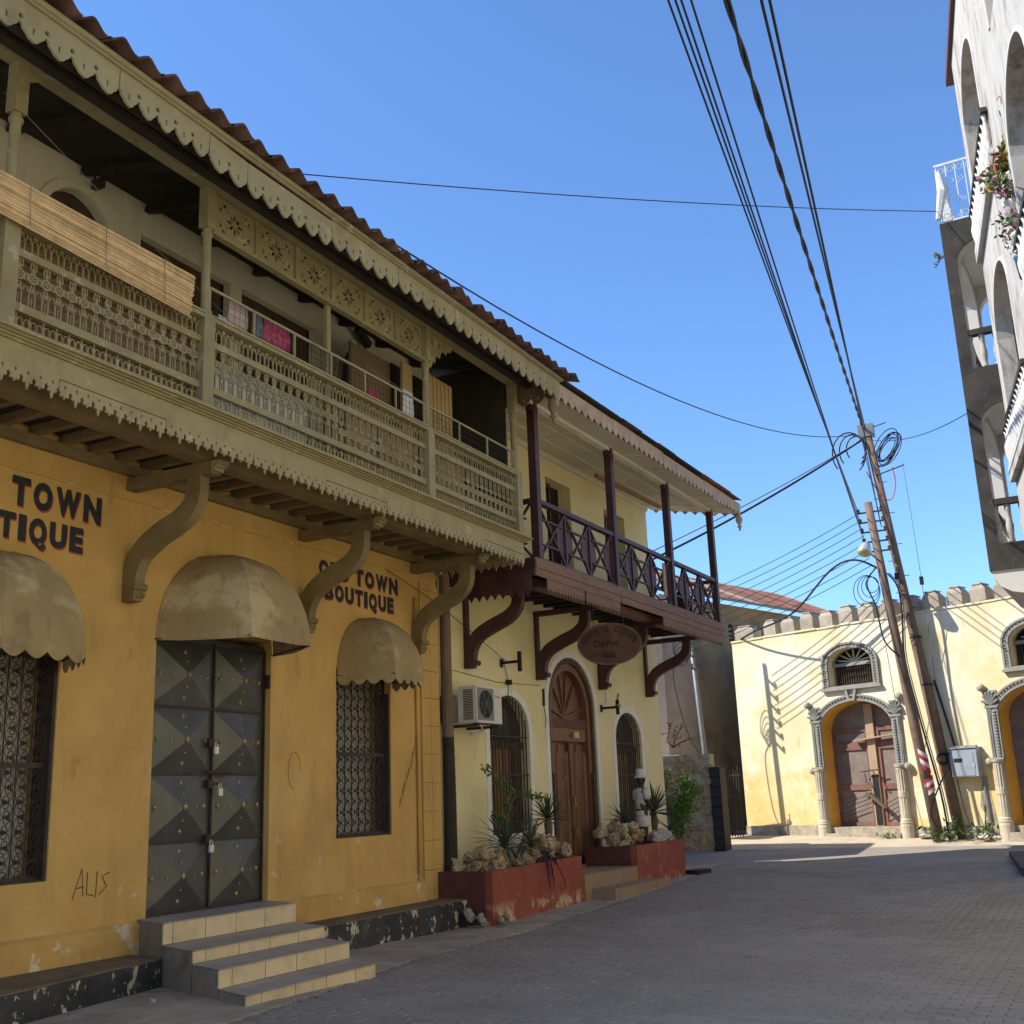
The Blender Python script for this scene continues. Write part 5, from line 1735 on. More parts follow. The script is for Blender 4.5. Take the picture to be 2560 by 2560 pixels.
def skin_body(parent):
    V = [((0, 0, .66), .11), ((0, 0, .80), .10), ((0, 0, .92), .12), ((0, 0, .98), .055), ((0, .005, 1.03), .05), ((0, .01, 1.10), .085), ((0, .01, 1.17), .085), ((0, .01, 1.215), .06),
         ((.15, 0, .935), .05), ((.19, .0, .74), .042), ((.13, .13, .60), .034), ((.04, .17, .60), .03),
         ((-.15, 0, .935), .05), ((-.19, .0, .74), .042), ((-.13, .13, .60), .034), ((-.04, .18, .59), .03),
         ((.07, 0, .56), .085), ((.075, .01, .32), .062), ((.075, 0, .08), .042), ((.075, .05, .03), .04), ((.075, .12, .025), .03),
         ((-.07, 0, .56), .085), ((-.075, .01, .32), .062), ((-.075, 0, .08), .042), ((-.075, .05, .03), .04), ((-.075, .12, .025), .03),
         ((0, .095, 1.125), .02)]
    E = [(0, 1), (1, 2), (2, 3), (3, 4), (4, 5), (5, 6), (6, 7), (2, 8), (8, 9), (9, 10), (10, 11), (2, 12), (12, 13), (13, 14), (14, 15),
         (0, 16), (16, 17), (17, 18), (18, 19), (19, 20), (0, 21), (21, 22), (22, 23), (23, 24), (24, 25), (5, 26)]
    me = bpy.data.meshes.new('body')
    me.from_pydata([v for v, _ in V], E, [])
    ob = bpy.data.objects.new('body', me)
    COL.objects.link(ob)
    ob.parent = parent
    me.materials.append(skin_m)
    md = ob.modifiers.new('skin', 'SKIN')
    for i, (_, r_) in enumerate(V):
        me.skin_vertices[0].data[i].radius = (r_, r_)
    me.skin_vertices[0].data[0].use_root = True
    md.use_smooth_shade = True
    ss = ob.modifiers.new('sub', 'SUBSURF')
    ss.levels = ss.render_levels = 2
    return ob


skin_body(ST2)
loft([(0, 0, .56, .135, .12), (0, 0, .66, .125, .11), (0, 0, .80, .14, .115), (0, 0, .90, .165, .11), (0, 0, .955, .13, .09), (0, 0, .985, .06, .06)]).build('tunic', uniform_w, ST2, True)
loft([(0, 0, .28, .155, .13), (0, 0, .34, .15, .128), (0, 0, .50, .14, .125), (0, 0, .575, .138, .122)]).build('shorts', uniform_w, ST2, True)
for s_ in (-1, 1):
    MB().tube([(s_ * .14, 0, .945), (s_ * .18, 0, .86), (s_ * .19, 0, .77)], [.062, .064, .06], 10).build('sleeve', uniform_w, ST2, True)
    MB().add([(s_ * .03 - .012, .092, 1.135), (s_ * .03 + .012, .092, 1.135), (s_ * .03 + .012, .092, 1.15), (s_ * .03 - .012, .092, 1.15)], [(0, 1, 2, 3)]).build('eye', uniform_w, ST2)
    loft([(s_ * .075, .05, .0, .05, .10), (s_ * .075, .05, .03, .05, .10), (s_ * .075, .03, .055, .04, .06)]).build('shoe', black_m, ST2, True)
loft([(0, 0, .575, .143, .126), (0, 0, .60, .143, .126)]).build('belt', black_m, ST2)
loft([(0, .01, 1.165, .125, .13), (0, .01, 1.18, .122, .125), (0, .005, 1.215, .085, .085), (0, 0, 1.235, .072, .072), (0, 0, 1.30, .076, .076), (0, 0, 1.335, .070, .070)]).build('cap', uniform_w, ST2, True)
MB().tube([(.14, .03, .94), (.06, .105, .86), (-.05, .125, .74), (-.125, .08, .62)], .012, 5).build('shoulder_strap', black_m, ST2)

# ------------------------------------------------------------------ far yellow wall (own frame: x to the right along the wall, y into it)
OFF = Vector((0, 0, 0))
AW = R(-111)
W0 = Vector((31.282, -1.795, 0))
FW = thing('yellow_wall', 'sunlit yellow limewashed house wall with crenellated top and two arched doorways', 'building', W0, AW)


def wf(u, d, z):
    """frame of the far wall (d = distance in front of it) -> world"""
    r_ = Vector((math.cos(AW), math.sin(AW), 0))
    n_ = Vector((-r_.y, r_.x, 0))
    return W0 + u * r_ - d * n_ + Vector((0, 0, z))


def surround(u0, u1, lab):
    pass


D1 = (.20, 2.32)      # door opening
D2 = (5.10, 7.30)
WN = ((.62, 1.95), (5.60, 7.0))
holes = [arch_hole(D1[0], D1[1], .45, 3.1, 3.80, 14), arch_hole(D2[0], D2[1], .45, 3.1, 3.80, 14)]
for a, c in WN:
    holes.append(arch_hole(a, c, 4.22, 4.80, 5.20, 12))
b = MB().plate([(-2.5, 0), (9.5, 0), (9.5, 5.84), (6.2, 5.87), (1.8, 5.84), (-.6, 5.80), (-2.5, 5.80)], holes, t=.62)
b.build('wall', farwall, FW)
MB().bx(-2.49, 9.4, .63, 6.0, 0, 5.75).build('rear_mass', farwall, FW)
MB().bx(-2.5, -.12, -.05, -.003, .1, .66).build('rubble_base', rubble, FW)
MB().bx(2.62, 4.75, -.05, -.003, .1, .60).build('rubble_base', rubble, FW)
# coping drip
b = MB()
for i in range(34):
    u = -2.5 + i * .36
    z = 5.80 + (.001 * i) + random.uniform(-.02, .015)
    b.bx(u, u + .358, -.03 + random.uniform(-.01, .01), .3, z, z + .05)
b.build('coping', farwall, FW)
# merlons: block with a raised pointed hood
m0 = MB()
m0.add([(-.21, 0, 0), (.21, 0, 0), (.21, .42, 0), (-.21, .42, 0), (-.22, -.01, .30), (.22, -.01, .30), (.22, .43, .27), (-.22, .43, .27)],
       [(0, 1, 5, 4), (1, 2, 6, 5), (2, 3, 7, 6), (3, 0, 4, 7)])
m0.add([(-.22, -.01, .30), (.22, -.01, .30), (.22, .43, .27), (-.22, .43, .27), (-.12, .02, .42), (.12, .02, .42), (.12, .38, .40), (-.12, .38, .40)],
       [(0, 1, 5, 4), (1, 2, 6, 5), (2, 3, 7, 6), (3, 0, 4, 7), (4, 5, 6, 7)])
m0.bx(-.14, .14, .0, .39, .421, .45)
merl = m0.build('merlon', merlon_m, FW)
for i in range(-3, 18):
    u = .10 + .615 * i
    if i == -3:
        u = -2.02
    o = merl if i == -3 else clone(merl, FW)
    o.location = (u, -.02, 5.845 + (.03 if u > 3 else 0))
    o.rotation_euler = (random.uniform(-.03, .03), random.uniform(-.03, .03), random.uniform(-.06, .06))
    o.scale = (random.uniform(.92, 1.05) * (1.4 if i == -3 else 1), 1, random.uniform(.95, 1.08) * (.9 if i == -3 else 1))


def ring_plate(b, u0, u1, z0, zs, ap, wd, t, y):
    o_ = arch_hole(u0 - wd, u1 + wd, z0, zs, ap + wd, 18)
    i_ = arch_hole(u0, u1, z0, zs, ap, 18)
    b.plate(o_[2:] + [o_[0], i_[0]] + i_[2:][::-1] + [i_[1], o_[1]], t=t, o=(0, y - t, 0))


def doorway(u0, u1, name_l):
    ds = MB()
    ring_plate(ds, u0 - .02, u1 + .02, 3.08, 3.11, 3.80, .05, .05, -.003)
    dw = ds.build('door_surround', grey_trim, FW)
    b = MB()
    ring_plate(b, u0 - .16, u1 + .16, 3.08, 3.12, 3.92, .045, .06, -.003)
    b.build('arch_moulding', grey_trim, dw)
    # dentils round the arch
    b = MB()
    cx = (u0 + u1) / 2
    for k in range(34):
        a = 6 + 168 * k / 33
        r1, r2 = (u1 - u0) / 2 + .085, .78
        p = (cx + r1 * math.cos(R(a)), 3.12 + r2 * math.sin(R(a)))
        b.obox((p[0], -.03, p[1]), (.03, .05, .055), (0, -R(a - 90), 0))
    stuff(b.build('dentil', grey_trim, dw))
    for s_, ue in ((-1, u0), (1, u1)):
        uc = ue + s_ * .13
        # column with fluted shaft
        col = MB().lathe([(.17, .1), (.17, .62), (.155, .66), (.165, .70), (.15, .72), (.15, .76), (.125, .80), (.118, 1.30), (.13, 1.31), (.13, 1.45), (.118, 1.46), (.112, 2.02), (.14, 2.05), (.15, 2.10)], (uc, -.10, 0), 16).build('column', trim_col, FW)
        b = MB()
        for k in range(7):
            a = R(180 + 180 * (k + .5) / 7)
            b.tube([(uc + .118 * math.cos(a), -.10 + .118 * math.sin(a), .82), (uc + .116 * math.cos(a), -.10 + .116 * math.sin(a), 2.0)], .010, 4)
        b.build('flute', trim_col, col)
        b = MB().bx(uc - .17, uc + .17, -.16, -.003, 2.10, 2.15)
        b.build('column_cap', grey_trim, FW)
        b = MB().bx(uc - .135, uc + .135, -.05, -.003, 2.151, 3.30).bx(uc - .16, uc + .16, -.08, -.003, 3.301, 3.36)
        b.build('pilaster', grey_trim, FW)
        b = MB()
        for k in range(15):
            b.bx(uc - s_ * .05 - .035, uc - s_ * .05 + .035, -.085, -.051, 2.18 + k * .073, 2.18 + k * .073 + .04)
        stuff(b.build('pilaster_dentil', grey_trim, FW))
        b = MB().bx(uc + s_ * .06 - .012, uc + s_ * .06 + .012, -.075, -.051, 2.16, 3.29).bx(uc + s_ * .10 - .01, uc + s_ * .10 + .01, -.075, -.051, 2.16, 3.29)
        b.build('pilaster_fillet', grey_trim, FW)
        # shell ornament and boss
        b = MB()
        for k in range(7):
            a = R(90 + (k - 3) * 24)
            b.tube([(uc, -.05, 3.38), (uc + .20 * math.cos(a), -.09, 3.38 + .30 * math.sin(a)), (uc + .22 * math.cos(a), -.04, 3.38 + .33 * math.sin(a))], [.02, .035, .02], 5)
        b.bx(uc - .15, uc + .15, -.04, -.003, 3.361, 3.72)
        b.build('shell_ornament', grey_trim, FW)
        for (uu, zz) in ((uc + s_ * .18, 3.80), (uc + s_ * .20, 2.06)):
            o = MB().lathe([(.03, 0), (.085, .02), (.10, .07), (.085, .13), (.04, .16)], (0, 0, 0), 10).build('plaster_boss', merlon_m, FW, True)
            o.location = (uu, -.005, zz)
            o.rotation_euler = (R(90), 0, 0)
    b = MB().plate([(cx - .10, 3.80), (cx + .10, 3.80), (cx + .18, 4.12), (cx - .18, 4.12)], [[(cx - .05, 3.86), (cx + .05, 3.86), (cx + .10, 4.08), (cx - .10, 4.08)]], t=.09, o=(0, -.095, 0))
    b.build('keystone', grey_trim, FW)


doorway(*D1, 'near')
doorway(*D2, 'far')
for (a, c) in ((D1[0], D1[1]), (D2[0], D2[1])):
    # painted reveals and threshold
    o_ = arch_hole(a - .001, c + .001, .45, 3.1, 3.80, 14)
    i_ = arch_hole(a + .012, c - .012, .45, 3.1, 3.788, 14)
    MB().plate(o_[2:] + [o_[0], i_[0]] + i_[2:][::-1] + [i_[1], o_[1]], t=.60, o=(0, .004, 0)).build('door_reveal', orange_rev, FW)
    MB().bx(a - .02, c + .02, -.28, .62, .1, .45).bx(a - .02, c + .02, -.03, .62, .451, .60).build('threshold', rubble, FW)
for a, c in WN:
    sill = MB().bx(a - .22, c + .22, -.11, -.003, 4.10, 4.16).bx(a - .18, c + .18, -.08, -.003, 4.161, 4.21).build('window_sill', grey_trim, FW)
    b = MB()
    ring_plate(b, a, c, 4.215, 4.80, 5.20, .05, .06, -.003)
    wf_ = b.build('window', grey_trim, FW)
    b = MB()
    ring_plate(b, a - .13, c + .13, 4.215, 4.80, 5.30, .05, .07, -.003)
    b.build('window_moulding', grey_trim, wf_)
    b = MB()
    cx = (a + c) / 2
    for k in range(22):
        t = 180 * k / 21
        b.obox((cx + ((c - a) / 2 + .085) * math.cos(R(t)), -.03, 4.80 + .46 * math.sin(R(t))), (.03, .05, .05), (0, -R(t - 90), 0))
    for s_ in (a - .09, c + .09):
        for k in range(8):
            b.bx(s_ - .03, s_ + .03, -.055, -.005, 4.23 + k * .072, 4.23 + k * .072 + .04)
    stuff(b.build('window_dentil', grey_trim, wf_))
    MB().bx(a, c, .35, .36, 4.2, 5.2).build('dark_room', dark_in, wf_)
    MB().bx(a, c, .20, .28, 4.74, 4.83).build('transom', grey_trim, wf_)
    b = MB()
    for k in range(7):
        t = 12 + 156 * k / 6
        b.beam((cx, .24, 4.84), (cx + .5 * math.cos(R(t)), .24, 4.84 + .33 * math.sin(R(t))), .03, .05, (0, 1, 0))
    b.build('carved_fan', trim_col, wf_)
    b = MB()
    for k in range(17):
        u = a + .1 + (c - a - .2) * k / 16
        b.lathe([(.012, 4.23), (.018, 4.33), (.011, 4.40), (.018, 4.48), (.011, 4.56), (.018, 4.65), (.012, 4.74)], (u, .24, 0), 6)
    b.build('turned_bar', brown_in, wf_)
# old doors
for (a, c), main in ((D1, True), (D2, False)):
    d_ = MB().plate(arch_hole(a + .014, c - .014, .605, 3.1, 3.785, 14), t=.05, o=(0, .50, 0)).build('old_door', old_door, FW)
    if not main:
        continue
    m_ = (a + c) / 2 + .06
    for x0, x1 in ((a + .02, a + .09), (m_ - .12, m_ - .02), (m_ + .20, m_ + .30), (c - .10, c - .02)):
        MB().bx(x0, x1, .455, .50, .61, 3.05).build('door_stile', old_rail, d_)
    for z0, z1 in ((.61, .70), (1.52, 1.66), (2.55, 2.74), (3.02, 3.12)):
        MB().bx(a + .02, c - .02, .46, .499, z0, z1).build('door_rail', old_rail, d_)
    for sx, x0, x1 in ((1, a + .10, m_ - .13), (-1, m_ + .31, c - .11)):
        n = 7
        for k in range(n):
            z0 = .72 + k * .11
            MB().add([(x0, .49, z0), (x1, .49, z0 + sx * -.0 + .25), (x1, .49, z0 + .25 + .10), (x0, .49, z0 + .10), (x0, .478, z0 + .01), (x1, .478, z0 + .26), (x1, .478, z0 + .34), (x0, .478, z0 + .09)],
                     [(4, 5, 6, 7), (0, 1, 5, 4), (2, 3, 7, 6)]).build('diagonal_board', old_door, d_) if k < 5 else None
    MB().bx(m_ - .03, m_ + .20, .40, .455, .61, 3.72).build('nailed_plank', plank_tan, d_)
    MB().beam((a + .75, .36, 2.78), (c - .05, .36, 2.90), .035, .15, (0, 1, 0)).build('nailed_plank', plank_tan, d_)
    MB().bx(m_ + .005, m_ + .19, .398, .3995, .62, 1.9).build('black_slat', black_m, d_)
    b = MB()
    b.tube([(m_ - .25, .30, 1.98), (m_ + .02, .28, 2.0), (m_ + .32, .30, 2.02)], .018, 5).tube([(m_ + .12, .28, 1.98), (m_ + .26, .27, 1.70), (m_ + .2, .28, 1.72)], .014, 5)
    b.tube([(m_ - .14, .30, 1.94), (m_ - .1, .28, 1.70), (m_ - .02, .28, 1.66)], .014, 5)
    b.build('door_bar', iron, d_)
    b = MB()
    b.beam((m_ - .05, .28, 1.42), (m_ + .40, .26, 1.05), .06, .14, (0, 1, 0)).obox((m_ - .12, .3, 1.38), (.12, .1, .12), (0, .4, 0))
    b.build('hanging_timber', bark, d_)

# electrical box on the far wall
OFF = Vector((0, 0, 0))
EB = thing('meter_cabinet', 'grey blue metal meter cabinet on the yellow wall right of the poles', 'cabinet', wf(4.22, 0, 1.74), AW)
MB().bx(-.33, .33, -.27, -.003, 0, .66).build('casing', box_grey, EB)
MB().bx(-.31, .25, -.279, -.271, .02, .56).build('door_panel', box_grey, EB)
MB().bx(-.24, -.03, -.285, -.2795, .34, .43).build('meter_window', black_m, EB)
MB().bx(-.36, .36, -.30, -.002, .661, .685).build('hood', box_grey, EB)
b = MB()
for k in range(9):
    b.obox((-.3 + k * .07, -.15 + random.uniform(-.05, .05), .70), (.11, .14, .05), (0, 0, random.uniform(0, 2)))
stuff(b.build('loose_mortar', merlon_m, EB))
MB().bx(.20, .27, -.284, -.2795, .2, .3).build('latch', alu, EB)
o = MB().add([wf(4.45, .012, .45), wf(4.75, .012, .42), wf(4.66, .012, 1.2), wf(4.62, .012, 1.74), wf(4.50, .012, 1.74), wf(4.42, .012, 1.35), wf(4.35, .012, 1.05), wf(4.44, .012, .9)], [tuple(range(8))]).build('broken_plaster', rubble)
tag(o, 'grey patch of broken plaster below the meter cabinet', 'plaster patch')
tag(MB().tube([wf(4.58, .04, .4), wf(4.56, .05, 1.1), wf(4.54, .05, 1.75)], .035, 7).build('cable_duct', grey_metal), 'grey cable duct running up to the meter cabinet', 'pipe')
wd_ = MB()
rw = random.Random(8)
leaf_cloud(wd_, [wf(3.75 + rw.uniform(-.5, .9), rw.uniform(.1, .9), gz(30) + rw.uniform(.02, .35)) for _ in range(40)], 260, .07, .03, .10, rw)
leaf_cloud(wd_, [wf(2.0 + rw.uniform(-.3, .3), rw.uniform(.3, .5), gz(30) + .08) for _ in range(20)], 60, .05, .02, .05, rw)
o = stuff(wd_.build('weeds', weed_m))
o['label'] = 'green weeds growing along the foot of the yellow wall'
o['category'] = 'weeds'
for k, (u, d, s_, lab) in enumerate(((3.0, .25, .16, 'white stone at the wall foot left of the poles'), (4.55, .35, .18, 'white stone at the wall foot below the meter cabinet'), (5.2, 1.1, .10, 'small tan stone on the sand right of the poles'))):
    o = bpy.data.objects.new('stone', RKW[k % 2])
    COL.objects.link(o)
    o.location = wf(u, d, gz(30.4) + .02)
    o.scale = (s_ * 1.4, s_, s_ * .6)
    tag(o, lab, 'stone')

# ------------------------------------------------------------------ brown house behind the lane, and the bits beside it
OFF = Vector((0, 0, 0))
AB = R(-17)
BH = thing('brown_house', 'sooty brown house with rusty sheet roof behind the yellow wall', 'house', (31.3, 2.33, 0), AB)
# frame: x along the wall away from the camera, y to its back
MB().plate([(1.55, -.1), (10.5, -.1), (10.5, 7.35), (1.55, 7.35)], [rect(3.48, 3.75, 6.2, 6.72)], t=.35).build('wall', brown_wall, BH)
MB().bx(0, 1.548, .03, .35, -.1, 7.35).build('wall', mauve_wall, BH)
MB().beam((-.02, .02, 3.6), (-3.0, 4.17, 3.6), .02, 7.4).build('side_wall', mauve_wall, BH)
MB().bx(1.0, 10.4, .36, 5, 0, 7.3).build('rear_mass', brown_wall, BH)
MB().bx(3.48, 3.75, .2, .25, 6.2, 6.72).build('vent', dark_in, BH)
for k in range(3):
    MB().bx(3.50, 3.73, .05, .10, 6.28 + k * .14, 6.33 + k * .14).build('vent_slat', grey_metal, BH)
MB().bx(.5, 10.6, -.45, -.40, 7.36, 7.44).build('eave_board', grey_metal, BH)
xq = .45
k = 0
while xq < 10.6:
    vs = []
    nn = 14
    for yy, zz in ((-.5, 7.42), (2.6, 8.85)):
        for i in range(nn + 1):
            vs.append((xq + .9 * i / nn, yy, zz + .015 * math.sin(i * math.pi + .6) + (.006 if k % 2 else 0)))
    MB().add(vs, [(i, i + 1, nn + 2 + i, nn + 1 + i) for i in range(nn)]).build('roof_sheet', rust_sheet if k not in (1, 4) else mat('bright_roof_sheet', (0.36, 0.30, 0.24), 0.6, 0.15, 3, 0.1, 40), BH)
    xq += .88
    k += 1
MB().bx(.9, 1.9, -.05, -.002, 2.4, 2.46).build('wall_ledge', grey_metal, BH)

MB().bx(-1.4, -.1, -1.3, -.3, 2.25, 2.62).build('concrete_canopy', concrete, BH)
# bare coral-rag wall with stub pier
RW = thing('coral_wall', 'bare coral rag wall between the feathery shrub and the iron gate', 'wall', (28.2, .95, gz(28)))
rr = random.Random(15)
MB().bx(-.1, .3, -.75, 1.2, -.2, 2.35).build('rag_core', coral_wall, RW, off=(0, 0, 0))
for k in range(70):
    s_ = rr.uniform(.08, .17)
    o = bpy.data.objects.new('rag_stone', RK[k % 5])
    COL.objects.link(o)
    o.parent = RW
    o.location = (-.12, rr.uniform(-.72, 1.1), rr.uniform(.0, 2.3))
    o.scale = (s_ * .5, s_, s_ * .75)
    o.rotation_euler = (rr.uniform(-.3, .3), 0, 0)
MB().bx(-.18, .32, -1.02, -.75, -.2, 2.0).build('tiled_pier', black_m, RW, off=(0, 0, 0))
b = MB()
for k in range(8):
    b.bx(-.19, -.181, -1.0, -.77, .05 + k * .25, .27 + k * .25)
b.build('pier_tile', mat('dark_blue_tile', (0.035, 0.04, 0.05), 0.3), RW, off=(0, 0, 0))

# iron gate
GT = thing('iron_gate', 'rusty iron bar gate closing the lane beside the yellow wall', 'gate', (31.0, .98, gz(31)), R(-90))
for k in range(9):
    u = .05 + k * .075
    h_ = 1.75 + rr.uniform(-.05, .15)
    MB().tube([(u, rr.uniform(-.01, .01), .02), (u + rr.uniform(-.02, .02), 0, h_)], .016, 5).build('gate_bar', iron, GT, off=(0, 0, 0))
for z in (.08, 1.0, 1.62):
    MB().bx(.02, .70, -.02, .02, z, z + .04).build('gate_rail', iron, GT, off=(0, 0, 0))
MB().bx(.12, .45, -.03, -.021, .10, .98).build('gate_sheet', dark_board, GT, off=(0, 0, 0))
tag(MB().tube([(30.9, 1.06, .3), (30.88, 1.1, 1.2), (30.9, 1.08, 2.3)], [.09, .085, .07], 8).build('gate_post', dark_board), 'dark timber gate post behind the leaning metal pole', 'post')

# leaning metal pole with brackets: its shadow lies on the yellow wall
MP = thing('metal_pole', 'slim grey metal pole leaning beside the iron gate', 'pole', (30.73, 1.03, .35))
o3 = Vector((0, 0, 0))
MB().tube([(0, 0, -.1), (.0, .13, 2.6), (0, .34, 6.8)], [.075, .068, .06], 10).build('shaft', grey_metal, MP, True, off=o3)
for k in range(6):
    z = 4.6 + k * .36
    y = .21 + k * .022
    MB().bx(-.28, .02, y - .03, y + .01, z, z + .05).build('cross_arm', iron, MP, off=o3)
    MB().lathe([(.03, 0), (.045, .03), (.03, .06), (.045, .09), (.02, .12)], (-.26, y, z + .05), 7).build('insulator', porcelain, MP, off=o3)
for k in range(5):
    rr_ = .14 + .05 * k
    MB().tube([(-.05 + .02 * k, .55 + rr_ * .8 * math.cos(R(t)), 4.85 + .1 * k + rr_ * math.sin(R(t))) for t in range(0, 360, 24)], .012, 5, True).build('cable_coil', cable_m, MP, off=o3)
MB().tube(smooth_path([(.0, .25, 5.0), (-.1, .6, 4.9), (-.05, .85, 4.5), (0, .6, 3.0), (0, .2, 2.2)], 4), .016, 5).build('loose_cable', cable_m, MP, off=o3)
MB().tube(smooth_path([(0, .1, 1.6), (-.02, -.2, 1.3), (-.02, -.25, .8), (0, .05, .4)], 4), .014, 5).build('loose_cable', cable_m, MP, off=o3)

# ------------------------------------------------------------------ utility poles
OFF = Vector((0, 0, 0))


def pole_pt(base, top, z):
    t = (z - base[2]) / (top[2] - base[2])
    return Vector(base) + (Vector(top) - Vector(base)) * t


PL0, PL1 = Vector((29.45, -4.89, .24)), Vector((29.45, -4.16, 8.71))
PR0, PR1 = Vector((29.94, -5.35, .28)), Vector((29.94, -4.28, 10.75))
UL = thing('utility_pole', 'shorter leaning wooden utility pole with insulators and red white marker bands', 'pole', PL0)
UR = thing('utility_pole', 'taller leaning wooden utility pole carrying cable coils at its top', 'pole', PR0)
z3 = Vector((0, 0, 0))
for P, a, c, r0, r1 in ((UL, PL0, PL1, .135, .10), (UR, PR0, PR1, .14, .10)):
    MB().tube([Vector((0, 0, -.3)) - (c - a).normalized() * 0, (c - a) * .33 + Vector((.0, .02, 0)), (c - a) * .66 + Vector((0, .015, 0)), (c - a)], [r0, r0 * .95, r1 * 1.05, r1], 14).build('shaft', pole_wood, P, True, off=z3)
lp = lambda z: pole_pt(PL0, PL1, z) - PL0
rp = lambda z: pole_pt(PR0, PR1, z) - PR0
# marker bands
for k, (z0, z1) in enumerate(((1.95, 2.40), (1.35, 1.72))):
    for q in range(4):
        a, c = lp(z0 + (z1 - z0) * q / 4), lp(z0 + (z1 - z0) * (q + 1) / 4)
        r_ = .136
        tl = .10
        vs = []
        n = 14
        for p in (a, c):
            for j in range(n):
                an = 2 * math.pi * j / n
                vs.append((p.x + r_ * math.cos(an), p.y + r_ * math.sin(an), p.z + tl * math.sin(an) * (1 if k == 0 else -1)))
        MB().add(vs, [(j, (j + 1) % n, n + (j + 1) % n, n + j) for j in range(n)]).build('marker_band', redwhite_r if (q + k) % 2 == 0 else redwhite_w, UL, True, off=z3)
# insulator brackets on the shorter pole
for k in range(5):
    z = 8.45 - k * .26
    p = lp(z)
    for s_ in (-1, 1):
        MB().bx(p.x - .04, p.x + .0, min(p.y, p.y + s_ * .30), max(p.y, p.y + s_ * .30), p.z - .02, p.z + .02).build('bracket', iron, UL, off=z3)
        o = MB().lathe([(.03, -.06), (.055, -.03), (.035, 0), (.055, .03), (.03, .06)], (0, 0, 0), 8).build('insulator', porcelain, UL, off=z3)
        o.location = (p.x - .02, p.y + s_ * .29, p.z + .05)
# street lamp
p = lp(7.25)
MB().tube(smooth_path([(p.x, p.y, p.z - .1), (p.x - .3, p.y + .1, p.z), (p.x - .55, p.y + .22, p.z + .15)], 4), .025, 7).build('lamp_arm', grey_metal, UL, off=z3)
o = MB().lathe([(.05, .22), (.10, .18), (.13, .08), (.175, -.04), (.18, -.10)], (0, 0, 0), 14).build('lamp_head', alu, UL, True, off=z3)
o.location = (p.x - .60, p.y + .24, p.z + .12)
o.rotation_euler = (R(12), R(28), 0)
o2 = MB().lathe([(.17, -.10), (.15, -.13), (.08, -.155), (.01, -.16)], (0, 0, 0), 14).build('lamp_glass', glass_lamp, o, True, off=z3)
# cable loops on the shorter pole
for k in range(4):
    p = lp(6.55)
    rr_ = .2 + .07 * k
    MB().tube([(p.x - .12, p.y + .30 + .05 * k + rr_ * .8 * math.cos(R(t)), p.z - .05 * k + rr_ * math.sin(R(t))) for t in range(0, 360, 20)], .010, 5, True).build('cable_loop', cable_m, UL, off=z3)
pp = [lp(7.0) + Vector((-.12, .1, 0)), lp(6.6) + Vector((-.14, .42, 0)), lp(6.0) + Vector((-.14, .32, 0)), lp(5.2) + Vector((-.14, .30, 0)), lp(4.9) + Vector((-.14, .18, 0)), lp(4.7) + Vector((-.13, .0, 0))]
MB().tube(smooth_path(pp, 4), .022, 6).build('down_cable', cable_m, UL, off=z3)
pp = [lp(6.8) + Vector((-.08, -.12, 0)), lp(6.4) + Vector((-.08, -.30, 0)), lp(5.6) + Vector((-.10, -.24, 0)), lp(4.6) + Vector((-.13, -.10, 0)), lp(3.0) + Vector((-.12, -.16, 0)), lp(1.4) + Vector((-.1, -.26, 0)), lp(.3) + Vector((-.05, -.22, 0))]
MB().tube(smooth_path(pp, 4), .026, 6).build('down_cable', cable_m, UL, off=z3)
MB().tube([q + Vector((0, -.05, 0)) for q in smooth_path(pp, 4)], .014, 6).build('down_cable', mat('green_cable', (0.05, 0.07, 0.04), 0.6), UL, off=z3)
p = lp(6.7)
MB().obox((p.x - .08, p.y - .34, p.z), (.10, .12, .16)).build('splice_box', black_m, UL, off=z3)
# tall pole head: box, coils, arm, steps
p = rp(10.72)
MB().bx(p.x - .12, p.x + .12, p.y - .18, p.y + .22, p.z - .12, p.z + .22).build('junction_box', grey_metal, UR, off=z3)
MB().tube([(p.x, p.y - .1, p.z + .12), (p.x, p.y - .5, p.z + .2)], .015, 5).build('head_rod', iron, UR, off=z3)
for k in range(7):
    q = rp(10.15)
    rr_ = .30 + .06 * (k % 4)
    c = Vector((q.x - .14 + .02 * k, q.y - .38 - .05 * (k % 3), q.z + .08 * (k % 2)))
    MB().tube([(c.x, c.y + rr_ * .62 * math.cos(R(t)) - .18 * math.sin(R(t)), c.z + rr_ * math.sin(R(t))) for t in range(0, 360, 20)], .014, 6, True).build('cable_coil', cable_m, UR, off=z3)
for k in range(3):
    q = rp(10.3)
    rr_ = .34 + .12 * k
    c = Vector((q.x - .14, q.y + .35 + .10 * k, q.z - .05 * k))
    MB().tube([(c.x, c.y + rr_ * .75 * math.cos(R(t)), c.z + rr_ * math.sin(R(t))) for t in range(-40, 260, 20)], .020, 6).build('cable_coil', cable_m, UR, off=z3)
q = rp(9.55)
MB().tube([(q.x - .1, q.y, q.z - .05), (q.x - .1, q.y - .72, q.z + .12)], .018, 6).build('cross_arm', iron, UR, off=z3)
MB().tube(smooth_path([(q.x - .1, q.y + .25, q.z + .1), (q.x - .12, q.y - .05, q.z - .6), (q.x - .12, q.y - .3, q.z - .75), (q.x - .12, q.y - .45, q.z - .35), (q.x - .12, q.y - .42, q.z + .1)], 5), .014, 5).build('loose_cable', redwhite_r, UR, off=z3)
for k in range(9):
    z = 9.3 - k * .42
    q = rp(z)
    MB().tube([(q.x - .05, q.y, q.z), (q.x - .05, q.y + .22 * (1 if k % 2 else -1), q.z)], .010, 5).build('pole_step', iron, UR, off=z3)
for z in (5.2, 4.0, 2.3):
    q = rp(z)
    MB().lathe([(.145, -.025), (.145, .025)], (q.x, q.y, q.z), 14).build('strap', iron, UR, off=z3)
